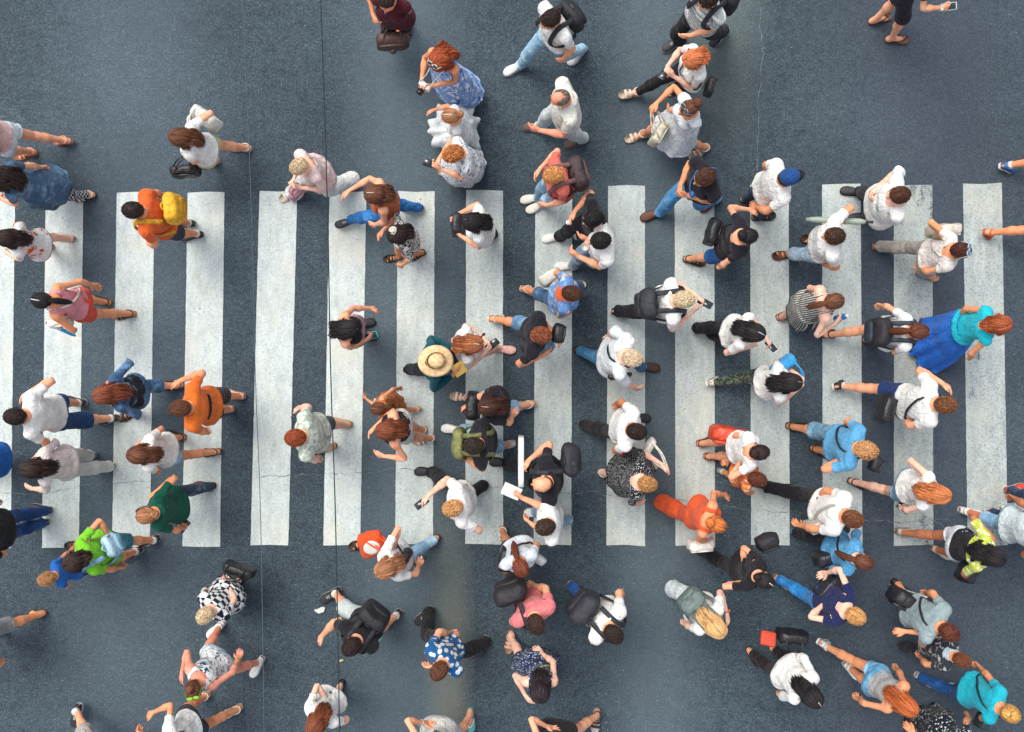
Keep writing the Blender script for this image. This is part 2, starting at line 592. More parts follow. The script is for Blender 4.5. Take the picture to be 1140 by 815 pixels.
def weights(V, sex):
    J = joints(sex)
    n = len(V); W = np.zeros((n, len(BONES)))
    x, y, z = V.T
    Asum = np.zeros(n); info = {}
    for i, s in ((0, -1), (1, 1)):
        sh = J['ua%d' % i]; d = np.array([s * S45, 0, -S45])
        r = V - sh; u = r @ d
        perp = np.linalg.norm(r - u[:, None] * d, axis=1)
        A = sm(u, -.045, .075) * (1 - sm(perp, .075, .115)) * (s * x > 0)
        A = np.where(s * x > .30, 1.0, A)
        f = sm(u, UA - .05, UA + .05); hd = sm(u, UA + FA - .018, UA + FA + .02)
        fg = sm(u, UA + FA + .078, UA + FA + .100) * (1 - sm(y - sh[1], .038, .046))
        W[:, BI['ua%d' % i]] = A * (1 - f)
        W[:, BI['fa%d' % i]] = A * f * (1 - hd)
        W[:, BI['ha%d' % i]] = A * hd * (1 - fg)
        W[:, BI['fi%d' % i]] = A * hd * fg
        Asum += A
        info['A%d' % i] = A; info['u%d' % i] = u
    T = 1 - Asum
    leg = (1 - sm(z, .80, .965)) * T
    sd = np.where(z > .80, sm(x, -.035, .035), (x > 0).astype(float))
    for i, ss in ((0, 1 - sd), (1, sd)):
        k = 1 - sm(z, .485 - .055, .485 + .055); f = 1 - sm(z, .065, .115)
        W[:, BI['th%d' % i]] = leg * ss * (1 - k)
        W[:, BI['sh%d' % i]] = leg * ss * k * (1 - f)
        W[:, BI['ft%d' % i]] = leg * ss * k * f
    T = T - leg
    a = sm(z, 1.0, 1.12); b = sm(z, 1.14, 1.26); c = sm(z, 1.425, 1.485); d_ = sm(z, 1.50, 1.55)
    W[:, BI['pelvis']] = T * (1 - a); W[:, BI['spine']] = T * a * (1 - b)
    W[:, BI['chest']] = T * b * (1 - c); W[:, BI['neck']] = T * c * (1 - d_); W[:, BI['head']] = T * d_
    W /= np.maximum(W.sum(1, keepdims=True), 1e-9)
    info['A'] = Asum
    info['u'] = np.where(x > 0, info['u1'], info['u0'])
    return W, info

TPL = {}
def template(sex):
    if sex in TPL:
        return TPL[sex]
    h = .0066
    F, lo = sdf_grid(sex, h)
    V, Q = surfnets(F, lo, h)
    V = relax(V, Q, 1, .4)
    me = make_mesh('tmp', V, Q)
    ob = add_obj('tmp', me)
    md = ob.modifiers.new('d', 'DECIMATE'); md.ratio = 7500 / (len(Q) * 2)
    dg = bpy.context.evaluated_depsgraph_get()
    m2 = bpy.data.meshes.new_from_object(ob.evaluated_get(dg))
    m2.calc_loop_triangles()
    bv = np.zeros(len(m2.vertices) * 3); m2.vertices.foreach_get('co', bv); bv = bv.reshape(-1, 3)
    tr = np.zeros(len(m2.loop_triangles) * 3, np.int32); m2.loop_triangles.foreach_get('vertices', tr); tr = tr.reshape(-1, 3)
    bpy.data.objects.remove(ob); bpy.data.meshes.remove(me); bpy.data.meshes.remove(m2)
    hg = .0145
    F, lo = sdf_grid(sex, hg)
    gv, gq = surfnets(F, lo, hg)
    gv = relax(gv, gq, 2, .5)
    t = {'bv': bv, 'bf': tr, 'bn': normals(bv, tr), 'gv': gv, 'gq': gq, 'gn': normals(gv, gq)}
    for _ in range(3):
        # soften garment normals
        A = np.zeros_like(gv)
        for k in range(4):
            np.add.at(A, gq[:, k], t['gn'][gq[:, (k + 1) % 4]] + t['gn'][gq[:, k - 1]])
        t['gn'] = A / np.maximum(np.linalg.norm(A, axis=1, keepdims=True), 1e-9)
    t['bw'], t['bi'] = weights(bv, sex)
    t['gw'], t['gi'] = weights(gv, sex)
    t['J'] = joints(sex)
    TPL[sex] = t
    return t

# ---------------------------------------------------------------- garments
def f_top(V, inf, hem, sleeve, neck):
    x, y, z = V.T
    A, u = inf['A'], inf['u']
    arm = (A > .5) | (np.abs(x) > .3)
    if neck in ('tank', 'strap'):
        f = np.where(arm, .05, hem - z)
        f = np.maximum(f, (A - .28) * .25)
        w = .118 if neck == 'tank' else .095
        f = np.maximum(f, np.where(z > 1.36, np.abs(x) - w, -1))
        dep = .095 if neck == 'tank' else .115
        front = (1 - np.sqrt((x / .078) ** 2 + ((z - 1.47) / dep) ** 2)) * .06
        back = (1 - np.sqrt((x / .078) ** 2 + ((z - 1.47) / (dep * .75)) ** 2)) * .06
        f = np.maximum(f, np.where(y > -.01, front, back))
        f = np.maximum(f, z - (1.475 - .3 * (y + .01)))
    else:
        f = np.where(arm, u - sleeve, hem - z)
        # neck opening: a hole round the neck, seen from above
        a, bf, bb = {'crew': (.072, .080, .062), 'scoop': (.092, .118, .078), 'vee': (.070, .082, .060)}[neck]
        b = np.where(y > -.012, bf, bb)
        hole = (1 - np.sqrt((x / a) ** 2 + ((y + .012) / b) ** 2)) * a
        f = np.maximum(f, np.minimum(hole, z - 1.37))
        f = np.maximum(f, z - 1.505)
        if neck == 'vee':
            f = np.maximum(f, np.where(y > .02, z - (1.345 + 1.5 * np.abs(x)), -1) * .5)
    return f

def f_bottom(V, inf, hem, waist):
    x, y, z = V.T
    arm = (inf['A'] > .5) | (np.abs(x) > .3)
    return np.where(arm, .05, np.maximum(z - waist, hem - z))

def cut(V, Q, f):
    """keep faces with a vertex inside; pull the outside ones onto f = 0"""
    ins = f < 0
    keep = ins[Q].any(1)
    Q = Q[keep]
    acc = np.zeros_like(V); c = np.zeros(len(V))
    for k in range(4):
        for j in (1, 2, 3):
            a = Q[:, k]; b = Q[:, (k + j) % 4]
            m = (~ins[a]) & ins[b]
            a, b = a[m], b[m]
            t = (f[b] / np.minimum(f[b] - f[a], -1e-9))[:, None]
            t = np.clip(t, 0.05, 1)
            np.add.at(acc, a, V[b] + (V[a] - V[b]) * t); np.add.at(c, a, 1)
    V2 = V.copy()
    m = c > 0
    V2[m] = acc[m] / c[m][:, None]
    used = np.unique(Q)
    mp = np.full(len(V), -1); mp[used] = np.arange(len(used))
    return V2, mp[Q], used

def boundary(Q):
    e = np.concatenate([np.stack([Q[:, k], Q[:, (k + 1) % 4]], 1) for k in range(4)])
    s = np.sort(e, 1)
    key = s[:, 0].astype(np.int64) * (Q.max() + 1) + s[:, 1]
    u, inv, cn = np.unique(key, return_inverse=True, return_counts=True)
    return e[cn[inv] == 1]

_G = {}
def garment(sex, part, key):
    """rest-pose shell: part 'top' key=(hem,sleeve,neck,loose) / 'bottom' key=(hem,waist,loose,flare)"""
    k = (sex, part, key)
    if k in _G:
        return _G[k]
    t = template(sex)
    V, Q, N, W, inf = t['gv'], t['gq'], t['gn'], t['gw'], t['gi']
    if part == 'top':
        hem, sleeve, neck, loose = key
        f = f_top(V, inf, hem, sleeve, neck)
    else:
        hem, waist, loose, flare = key
        f = f_bottom(V, inf, hem, waist)
    V2, Q2, used = cut(V, Q, f)
    v, n, w = V2[used], N[used], W[used].copy()
    z = v[:, 2]; A = inf['A'][used]; u = inf['u'][used]
    if part == 'top':
        hang = sm(z, 1.36, max(hem, .9))
        off = np.where(A > .5, .006 + loose * .55 * np.clip(u / max(sleeve, .12), 0, 1), .008 + loose * hang * .9)
        off = off * 1.0 + np.where(A > .5, 0, .010 * np.exp(-((z - 1.10) / .09) ** 2) * (loose > .012))
        off += .010 * (1 - A) * (1 - sm(z, .90, 1.06))
        # cloth below the hips follows the pelvis rather than each leg
        for b in ('th0', 'th1', 'sh0', 'sh1'):
            w[:, BI['pelvis']] += w[:, BI[b]] * .6; w[:, BI[b]] *= .4
    else:
        off = .008 + loose * (.35 + .65 * sm(z, .9, hem)) + flare * sm(z, .75, hem)
    v = v + n * off[:, None]
    if part == 'top' and loose > .012:
        # drape: below the chest nothing is narrower than a hanging cloth would be
        a, b, yc = prof(sex, np.full(len(v), 1.30))
        m = (A < .3) & (z < 1.28)
        q = .75 * sm(z, 1.28, 1.18) * m
        r = np.sqrt((v[:, 0] / (a + .02)) ** 2 + ((v[:, 1] - yc) / (b + .018)) ** 2)
        s = np.where(r < 1, 1 + q * (1 / np.maximum(r, .3) - 1) * .8, 1)
        v[:, 0] *= s; v[:, 1] = yc + (v[:, 1] - yc) * s
    # a turned-in hem
    be = boundary(Q2)
    bv = np.unique(be)
    mp = np.full(len(v), -1); mp[bv] = len(v) + np.arange(len(bv))
    vin = v[bv] - n[bv] * .009
    rim = np.stack([be[:, 1], be[:, 0], mp[be[:, 0]], mp[be[:, 1]]], 1)
    v = np.concatenate([v, vin]); n = np.concatenate([n, n[bv]]); w = np.concatenate([w, w[bv]])
    Aa = np.concatenate([A, A[bv]])
    _G[k] = (v, np.concatenate([Q2, rim]), n, w, Aa)
    return _G[k]

def wrinkle(V, N, rng, amp):
    d = np.zeros(len(V))
    for _ in range(7):
        k = rng.normal(size=3); k /= np.linalg.norm(k); k[2] *= .6
        fr = rng.uniform(18, 55)
        d += np.sin(V @ (k * fr) + rng.uniform(0, 6.3) + 1.5 * np.sin(V @ rng.normal(size=3) * 9)) * (30 / fr)
    d = d / 3.2
    d = 1 - np.abs(d) * 1.3
    return V + N * (amp * d)[:, None]
# ---------------------------------------------------------------- pose
def frame(d, n):
    d = nrm(d); n = nrm(n - d * (n @ d))
    return np.stack([d, n, np.cross(d, n)], 1)

def two_bone(a, t, l1, l2, pole):
    v = t - a; L = np.linalg.norm(v)
    Lm = (l1 + l2) * .995
    if L > Lm:
        t = a + v / L * Lm; L = Lm
    L = max(L, abs(l1 - l2) + .02, .05)
    d = nrm(v)
    x = (l1 * l1 - l2 * l2 + L * L) / (2 * L)
    y = math.sqrt(max(l1 * l1 - x * x, 1e-6))
    p = pole - d * (pole @ d)
    if np.linalg.norm(p) < 1e-4:
        p = np.array([0, 0, 1.0])
    e = a + d * x + nrm(p) * y
    return e, a + d * L if L < Lm else t

class Pose:
    def __init__(s, sex, S, fat, hs, face, head_px, F, H, lean, pitch, yaw, twist, headyaw, curl, rng):
        s.sex, s.S, s.fat, s.hs = sex, S, fat, hs
        s.J0 = joints(sex)
        s.J = {}
        for k, v in s.J0.items():
            v = v * S
            if k[:2] in ('ua', 'fa', 'ha', 'fi'):
                i = int(k[-1]); sg = -1 if i == 0 else 1
                v = v + np.array([sg * abs(s.J0['ua%d' % i][0]) * S * (fat - 1) * .8, 0, 0])
            elif k[:2] in ('th', 'sh', 'ft'):
                i = int(k[-1]); sg = -1 if i == 0 else 1
                v = v + np.array([sg * .088 * S * (fat - 1) * .8, 0, 0])
            s.J[k] = v
        J = s.J
        a = math.radians(face)
        s.fwd = np.array([math.cos(a), math.sin(a), 0]); s.left = np.array([-math.sin(a), math.cos(a), 0])
        s.R0 = Rz(a - math.pi / 2)
        lean, pitch, twist, headyaw = [math.radians(q) for q in (lean, pitch, twist, headyaw)]
        hz = 1.62 * S
        P = np.array([*w2(*head_px, hz), 0.0])
        for it in range(6):
            s.solve(P, F, H, lean, pitch, twist, headyaw, curl, rng)
            hp = s.T['head'][0] @ (np.array([0, .0, 1.62]) * S + np.array([0, 0, (1.62 - 1.525) * S * (hs - 1)]) - J['head']) + s.T['head'][1]
            tgt = w2(*head_px, hp[2] + .06)
            P = P + np.array([*(tgt - hp[:2]), 0])
        s.P = P
        # matrices for skinning (N, 3x4), body-local (relative to P)
        M = np.zeros((len(BONES), 3, 4))
        for b, i in BI.items():
            R, p = s.T[b]
            j = J[b]
            if b == 'head':
                R = R * hs
            M[i, :, :3] = R
            M[i, :, 3] = p - R @ j - np.array([P[0], P[1], 0])
        s.M = M

    def solve(s, P, F, H, lean, pitch, twist, headyaw, curl, rng):
        J, S, R0 = s.J, s.S, s.R0
        T = {}
        # feet ----------------------------------------------------------
        feet = [None, None]       # index 0 = the person's left in rest space (x<0)
        given = []
        for f in (F or []):
            p = np.array([*w2(f[0], f[1], .04), 0.0]); r = p - P
            given.append((p, r @ s.left, r @ s.fwd, f[2] if len(f) > 2 else None))
        if len(given) == 2:
            o = (0, 1) if given[0][1] > given[1][1] else (1, 0)
            feet[0], feet[1] = given[o[0]], given[o[1]]
        elif len(given) == 1:
            i = 0 if given[0][1] > 0 else 1
            feet[i] = given[0]
            fr = float(np.clip(-given[0][2] * .75, -.33, .34) * 1.0)
            lat = .085 * S * (1 if i == 1 else -1)
            feet[1 - i] = (P + s.fwd * fr + s.left * lat, lat, fr, None)
        else:
            st = .16 * S
            for i, sg in ((0, 1), (1, -1)):
                fr = st * sg * s.ph
                feet[i] = (P + s.fwd * (fr + .03) + s.left * sg * .085 * S, sg * .085, fr, None)
        s.feet = feet
        ank = [None, None]; Rf = [None, None]
        for i, sg in ((0, 1), (1, -1)):
            p, lat, fr, pa = feet[i]
            pa = math.radians(min(55, max(0, (-fr / S - .16) * 170))) if pa is None else math.radians(pa)
            R = R0 @ Rz(math.radians(7 * sg)) @ Rx(-pa)
            fw = R0 @ Rz(math.radians(7 * sg)) @ np.array([0, 1.0, 0])
            k = 'ft%d' % i
            ball = J[k] + np.array([0, .125, -.07]) * S
            bp = p + fw * .045 * S; bp[2] = .015 * S
            ank[i] = bp + R @ (J[k] - ball); Rf[i] = R
        # pelvis --------------------------------------------------------
        hipo = [R0 @ (J['th%d' % i] - J['pelvis']) for i in (0, 1)]
        l1 = np.linalg.norm(J['sh0'] - J['th0']); l2 = np.linalg.norm(J['ft0'] - J['sh0'])
        zt = J['th0'][2] - .012 * S
        for i in (0, 1):
            d = np.linalg.norm((P + hipo[i] - ank[i])[:2])
            m = (l1 + l2) * .993
            zt = min(zt, ank[i][2] + math.sqrt(max(m * m - d * d, 0.0001)))
        zt = max(zt, .80 * S)
        pel = np.array([P[0], P[1], zt + (J['pelvis'][2] - J['th0'][2])])
        T['pelvis'] = (R0, pel)
        R1 = R0 @ Rx(-lean * .5) @ Rz(twist * .4); R2 = R0 @ Rx(-lean) @ Rz(twist)
        T['spine'] = (R1, pel + R0 @ (J['spine'] - J['pelvis']))
        T['chest'] = (R2, T['spine'][1] + R1 @ (J['chest'] - J['spine']))
        nk = R0 @ Rz(twist * .3 + headyaw * .5) @ Rx(-(lean * .8 + pitch * .4))
        T['neck'] = (nk, T['chest'][1] + R2 @ (J['neck'] - J['chest']))
        T['head'] = (R0 @ Rz(headyaw) @ Rx(-pitch), T['neck'][1] + nk @ (J['head'] - J['neck']))
        # legs ----------------------------------------------------------
        for i, sg in ((0, 1), (1, -1)):
            hp = pel + hipo[i]
            kn, an = two_bone(hp, ank[i], l1, l2, s.fwd + s.left * sg * .12)
            n0 = np.array([1.0, 0, 0])
            for b, p, q, c in (('th%d' % i, hp, kn, 'sh%d' % i), ('sh%d' % i, kn, an, 'ft%d' % i)):
                d0 = nrm(J[c] - J[b])
                R = frame(q - p, np.cross(q - p, s.fwd)) @ frame(d0, np.cross(d0, np.array([0, 1.0, 0]))).T
                T[b] = (R, p)
            T['ft%d' % i] = (Rf[i], an)
        # arms ----------------------------------------------------------
        hands = [None, None]
        c2 = T['chest'][1]
        gl = []
        for h in (H or []):
            z = (h[2] if len(h) > 2 and h[2] is not None else .95) * S
            p = w3(h[0], h[1], z)
            gl.append((p, (p - c2) @ s.left, h[3] if len(h) > 3 else None, h if z <= .965 * S else None))
        for g in gl:
            if g[2] in ('L', 'R'):
                hands[0 if g[2] == 'L' else 1] = g
        rest = [g for g in gl if g[2] is None]
        if len(rest) == 2:
            o = (0, 1) if rest[0][1] > rest[1][1] else (1, 0)
            hands[0], hands[1] = rest[o[0]], rest[o[1]]
        elif len(rest) == 1:
            i = 0 if rest[0][1] > 0 else 1
            if hands[i] is not None:
                i = 1 - i
            hands[i] = rest[0]
        s.hand = [None, None]; s.handR = [None, None]
        for i, sg in ((0, 1), (1, -1)):
            sh = c2 + R2 @ (J['ua%d' % i] - J['chest'])
            tg = hands[i]
            if tg is None:
                fr = feet[1 - i][2]
                sw = np.clip(fr * .55, -.22, .25)
                tg = sh + s.fwd * (sw + .04 * S) + s.left * sg * .10 * S + np.array([0, 0, -.55 * S])
                wr = tg
            else:
                relaxed = tg[3]; tg = tg[0]
                if relaxed is not None:
                    # a hanging arm is nearly straight: the lowest point on the line of sight within its reach
                    zs = np.linspace(.60, 1.2, 40) * S
                    q = np.array([w3(relaxed[0], relaxed[1], z) for z in zs])
                    ds = np.linalg.norm(q - sh, axis=1)
                    ok = np.where(ds <= (.955 * (UA + FA) + .08) * S)[0]
                    tg = q[ok[0]] if len(ok) else q[int(np.argmin(ds))]
                v = tg - sh
                wr = tg - nrm(v * np.array([1, 1, .6])) * .075 * S
            pole = -s.fwd * .7 + s.left * sg * .55 + np.array([0, 0, -.35])
            el, wr = two_bone(sh, wr, UA * S, FA * S, pole)
            sgx = -1 if i == 0 else 1
            d0 = np.array([sgx * S45, 0, -S45]); n0 = np.cross(d0, np.array([0, 1.0, 0]))
            for b, p, q in (('ua%d' % i, sh, el), ('fa%d' % i, el, wr)):
                hn = np.cross(el - sh, wr - el)
                if np.linalg.norm(hn) < 1e-5:
                    hn = np.cross(el - sh, s.fwd)
                T[b] = (frame(q - p, hn) @ frame(d0, n0).T, p)
            Rh = T['fa%d' % i][0]
            T['ha%d' % i] = (Rh, wr)
            Rg = Rh @ Ry(sgx * curl[i])
            T['fi%d' % i] = (Rg, wr + Rh @ (J['fi%d' % i] - J['ha%d' % i]))
            s.hand[i] = wr + nrm(wr - el) * .085 * S + Rh @ np.array([-sgx * S45, 0, -S45]) * .022 * S
            s.handR[i] = (Rh, nrm(wr - el), Rh @ np.array([-sgx * S45, 0, -S45]), Rh @ np.array([0, 1.0, 0]))
            # d, palm normal, thumb side
        s.T = T

    def rest_scale(s, V, W):
        """normalised rest space -> this person's rest space"""
        V = V * s.S
        f = s.fat - 1
        if abs(f) > .001:
            wt = W[:, [BI['pelvis'], BI['spine'], BI['chest']]].sum(1) + .35 * W[:, BI['neck']]
            V = V.copy()
            V[:, :2] *= 1 + f * wt[:, None]
            for i, sg in ((0, -1), (1, 1)):
                wa = W[:, [BI[b + str(i)] for b in ('ua', 'fa', 'ha', 'fi')]].sum(1)
                V[:, 0] += sg * wa * abs(s.J0['ua%d' % i][0]) * s.S * f * .8
                wl = W[:, [BI[b + str(i)] for b in ('th', 'sh', 'ft')]].sum(1)
                V[:, 0] += sg * wl * .088 * s.S * f * .8
        return V

    def skin(s, V, W):
        V = s.rest_scale(V, W)
        M = (W @ s.M.reshape(len(BONES), 12)).reshape(-1, 3, 4)
        return np.einsum('nij,nj->ni', M[:, :, :3], V) + M[:, :, 3]

    def torso_w(s, V):
        z = V[:, 2]
        W = np.zeros((len(V), len(BONES)))
        a = sm(z, 1.0, 1.12); b = sm(z, 1.14, 1.26)
        W[:, 0] = 1 - a; W[:, 1] = a * (1 - b); W[:, 2] = a * b
        W /= W.sum(1, keepdims=True)
        return W

    def one(s, V, bone):
        W = np.zeros((len(V), len(BONES))); W[:, BI[bone]] = 1
        return s.skin(np.asarray(V, float), W)

# ---------------------------------------------------------------- hair
HC = np.array([0, .000, 1.617]); HR = np.array([.080, .100, .102])

def scalp_mask(d):
    # hairline: high on the forehead, over the ears, low at the nape
    y, z = d[:, 1], d[:, 2]
    h = np.where(y > 0, .02 + .50 * sm(y, .25, .85), .02 - .62 * sm(-y, .05, .8))
    return z > h

def locks(C, w, th, outn):
    """C (N,K,3) centre lines, w (N,K) widths"""
    N, K, _ = C.shape
    T = np.gradient(C, axis=1); T /= np.maximum(np.linalg.norm(T, axis=2, keepdims=True), 1e-9)
    B = np.cross(T, outn); B /= np.maximum(np.linalg.norm(B, axis=2, keepdims=True), 1e-9)
    n = np.cross(B, T)
    w = w[..., None]
    V = np.stack([C - B * w, C + n * th * w / np.max(w), C + B * w, C - n * th * .5 * w / np.max(w)], 2)   # N,K,4,3
    base = (np.arange(N) * K * 4)[:, None, None]
    i = (np.arange(K - 1) * 4)[None, :, None]; j = np.arange(4)[None, None, :]; j2 = (j + 1) % 4
    f = np.stack([base + i + j, base + i + j2, base + i + 4 + j2, base + i + 4 + j], -1).reshape(-1, 4)
    return V.reshape(-1, 3), f

def rand_dirs(rng, n, mask=True):
    out = []
    while len(out) < n:
        d = rng.normal(size=(n * 3, 3)); d /= np.linalg.norm(d, axis=1, keepdims=True)
        if mask:
            d = d[scalp_mask(d)]
        out += list(d)
    return np.array(out[:n])

def slerp_path(a, b, t):
    """a,b (N,3) unit; t (K,) -> N,K,3"""
    om = np.arccos(np.clip((a * b).sum(1), -.999, .999))[:, None, None]
    t = t[None, :, None]
    return (np.sin((1 - t) * om) * a[:, None] + np.sin(t * om) * b[:, None]) / np.sin(om)

def cap_shell(k=1.03, n=16, m=26, mask=scalp_mask):
    th = np.linspace(0, math.pi, n); ph = np.arange(m) / m * 2 * math.pi
    d = np.stack([np.sin(th)[:, None] * np.sin(ph), np.sin(th)[:, None] * np.cos(ph), np.cos(th)[:, None] * np.ones(m)], -1)
    d[0, :, 2] = 1
    f = grid_faces(n, m, True)[:, ::-1]
    d = d.reshape(-1, 3)
    mk = mask(d)
    f = f[mk[f].all(1)]
    f = f[(f // m > 0).all(1) | True]
    return HC + d * HR * k, f

def hair_mesh(style, length, rng):
    """returns rest verts, faces, chest weight"""
    mb = MB()
    def sph(c, r, n=7, m=10):
        th = np.linspace(.01, math.pi - .01, n); ph = np.arange(m) / m * 2 * math.pi
        d = np.stack([np.sin(th)[:, None] * np.cos(ph), np.sin(th)[:, None] * np.sin(ph), np.cos(th)[:, None] * np.ones(m)], -1).reshape(-1, 3)
        return np.asarray(c) + d * np.asarray(r), grid_faces(n, m, True)
    if style == 'bald':
        lim = length if length < 1 else .15
        d = rand_dirs(rng, 420); d = d[(d[:, 2] < lim) & (d[:, 1] < .30)]
        if len(d):
            e = d + np.array([0, -.1, -.35]); e /= np.linalg.norm(e, axis=1, keepdims=True)
            p = slerp_path(d, e, np.linspace(0, 1, 4))
            C = HC + p * HR * 1.02
            v, f = locks(C, np.linspace(.008, .004, 4)[None].repeat(len(d), 0), .003, p); mb.add(v, f)
        return finish_hair(mb)
    v, f = cap_shell(1.03 if style in ('crop', 'short') else 1.04); mb.add(v, f)
    if style in ('crop', 'short', 'curlyshort'):
        N = 420
        L = {'crop': .30, 'short': .55, 'curlyshort': .5}[style]
        d = rand_dirs(rng, N)
        cr = nrm(np.array([.12, -.35, .93]))
        g = d - cr; g += np.cross(cr, g) * .5 + rng.normal(size=d.shape) * .16
        e = d + g / np.maximum(np.linalg.norm(g, axis=1, keepdims=True), .2) * L
        e /= np.linalg.norm(e, axis=1, keepdims=True)
        K = 5; p = slerp_path(d, e, np.linspace(0, 1, K))
        lift = {'crop': 1.025, 'short': 1.045, 'curlyshort': 1.07}[style]
        r = lift + np.sin(np.linspace(0.1, 2.8, K))[None, :, None] * .05 * rng.uniform(.3, 1.3, (N, 1, 1)) * (1.8 if style == 'curlyshort' else 1)
        C = HC + p * HR * r
        if style == 'curlyshort':
            ph = rng.uniform(0, 6.3, (N, 1)) + np.linspace(0, 5, K)[None]
            C = C + np.stack([np.sin(ph), np.cos(ph), np.sin(ph * 1.3)], -1) * .008
        w = np.array([.0045, .0062, .0055, .0036, .0008])[None] * rng.uniform(.5, 1.4, (N, 1))
        v, f = locks(C, w, .005, p); mb.add(v, f)
    elif style in ('long', 'bob', 'curly'):
        N = 480
        length = max(length, 1.29)
        s = np.where(rng.random(N) < .5, -1, 1); t = rng.random(N)
        y0 = .85 - 1.15 * t
        a = np.stack([s * rng.uniform(.02, .30, N), y0, np.sqrt(np.clip(1 - y0 ** 2, .2, 1))], 1)
        a /= np.linalg.norm(a, axis=1, keepdims=True)
        psi = s * (105 - 112 * t ** .8 + rng.normal(0, 9, N)) * math.pi / 180
        e = np.stack([np.sin(psi), -np.cos(psi), -.25 + rng.normal(0, .08, N)], 1); e /= np.linalg.norm(e, axis=1, keepdims=True)
        K1, K2 = 7, 6
        p = slerp_path(a, e, np.linspace(0, 1, K1))
        vol = {'long': 1.10, 'bob': 1.11, 'curly': 1.26}[style]
        r = np.linspace(1.05, vol, K1)[None, :, None] * rng.uniform(.96, 1.07, (N, 1, 1))
        C1 = HC + p * HR * r
        end = C1[:, -1].copy()
        zt = (1.47 if style == 'bob' else length) + np.abs(rng.normal(0, .075, N)) * (.4 if style == 'bob' else 1) + .10 * np.minimum(1, np.abs(psi)) ** 2
        back = np.abs(psi) < 1.25
        zt = np.where(back, zt, np.maximum(zt, 1.44 + rng.uniform(-.02, .05, N)))
        tt = np.linspace(0, 1, K2 + 1)[1:]
        tgt = end.copy(); tgt[:, 2] = zt
        spread = 1.2 if style == 'curly' else rng.uniform(.55, 1.1, N)
        tgt[:, 0] = np.where(back, end[:, 0] * spread, end[:, 0] * 1.25)
        ymin = -.108 - .03 * rng.random(N)
        tgt[:, 1] = np.where(back, np.minimum(end[:, 1], ymin), end[:, 1])
        # hair pushed out where it meets the shoulders and back
        C2 = end[:, None] + (tgt - end)[:, None] * tt[None, :, None]
        C2[:, :, 1] = np.where(back[:, None], end[:, None, 1] + (tgt[:, None, 1] - end[:, None, 1]) * np.minimum(1, tt * 2)[None], C2[:, :, 1])
        C2[:, :, 1] -= np.where(back[:, None], .02 * np.sin(tt * math.pi)[None], 0)
        C = np.concatenate([C1, C2], 1); K = K1 + K2
        if style == 'curly':
            ph = rng.uniform(0, 6.3, (N, 1)) + np.linspace(0, 16, K)[None]
            C = C + np.stack([np.sin(ph), np.cos(ph), 0 * ph], -1) * (np.linspace(.004, .026, K)[None, :, None])
        else:
            ph = rng.uniform(0, 6.3, (N, 1)) + np.linspace(0, 5, K)[None]
            C = C + np.stack([np.sin(ph), np.cos(ph), 0 * ph], -1) * (np.linspace(.001, .022, K)[None, :, None]) * rng.uniform(.3, 1.2, (N, 1, 1))
        w = np.interp(np.linspace(0, 1, K), [0, .3, .75, 1], [.004, .0068, .0058, .001])[None] * rng.uniform(.5, 1.4, (N, 1))
        out = np.concatenate([p, np.repeat((e * np.array([1, 1, 0]))[:, None], K2, 1)], 1)
        v, f = locks(C, w, .006, out); mb.add(v, f)
    elif style in ('pony', 'bun', 'topbun', 'updo'):
        tie = {'pony': np.array([0, -.92, .30]), 'bun': np.array([0, -.95, .20]), 'topbun': np.array([0, -.55, .85]), 'updo': np.array([0, -.8, .5])}[style]
        tie = nrm(tie)
        N = 300
        ang = rng.uniform(0, 2 * math.pi, N)
        d = rand_dirs(rng, N)
        d = d * .45 + np.stack([np.sin(ang), np.cos(ang), .25 + .2 * rng.random(N)], 1) * .55
        d /= np.linalg.norm(d, axis=1, keepdims=True)
        ok = scalp_mask(d); d = d[ok]; N = len(d)
        K = 7; p = slerp_path(d, np.repeat(tie[None], N, 0) + rng.normal(0, .06, (N, 3)), np.linspace(0, 1, K))
        p /= np.linalg.norm(p, axis=2, keepdims=True)
        r = (1.04 + .035 * np.sin(np.linspace(0, math.pi, K)))[None, :, None] * rng.uniform(.98, 1.04, (N, 1, 1))
        C = HC + p * HR * r
        w = np.interp(np.linspace(0, 1, K), [0, .5, 1], [.005, .008, .004])[None] * rng.uniform(.6, 1.3, (N, 1))
        v, f = locks(C, w, .006, p); mb.add(v, f)
        T = HC + tie * HR * 1.08
        if style == 'pony':
            N = 90; K = 8; t = np.linspace(0, 1, K)
            o = rng.normal(size=(N, 3)); o /= np.linalg.norm(o, axis=1, keepdims=True); o *= rng.uniform(.2, 1, (N, 1))
            spine = np.stack([0 * t, T[1] - .055 * np.sin(np.minimum(1, t * 1.6) * math.pi / 2) - .01 * t, T[2] + .02 * np.sin(t * 3) * (1 - t) + (length - T[2]) * t], 1)
            wd = np.interp(t, [0, .25, .7, 1], [.012, .036, .030, .008])
            C = spine[None] + o[:, None] * wd[None, :, None] * np.array([1.0, .7, .2])
            w = np.interp(t, [0, .3, .8, 1], [.004, .008, .007, .0015])[None] * np.ones((N, 1))
            v, f = locks(C, w, .007, np.repeat(np.array([[[0, -1.0, .2]]]), N, 0).repeat(K, 1)); mb.add(v, f)
        else:
            rr = {'bun': .036, 'topbun': .042, 'updo': .045}[style]
            c = T + tie * rr * .6
            v, f = sph(c, (rr, rr * .85, rr)); mb.add(v, f)
            for q in range(14):
                ax = nrm(rng.normal(size=3)); u = nrm(np.cross(ax, [0.3, .8, .5])); v_ = np.cross(ax, u)
                aa = np.linspace(0, 4.4, 9) + rng.uniform(0, 6)
                C = c + rr * 1.05 * (np.cos(aa)[:, None] * u + np.sin(aa)[:, None] * v_)
                v, f = locks(C[None], np.full((1, 9), .009), .006, (C - c)[None] / rr); mb.add(v, f)
    N = 90
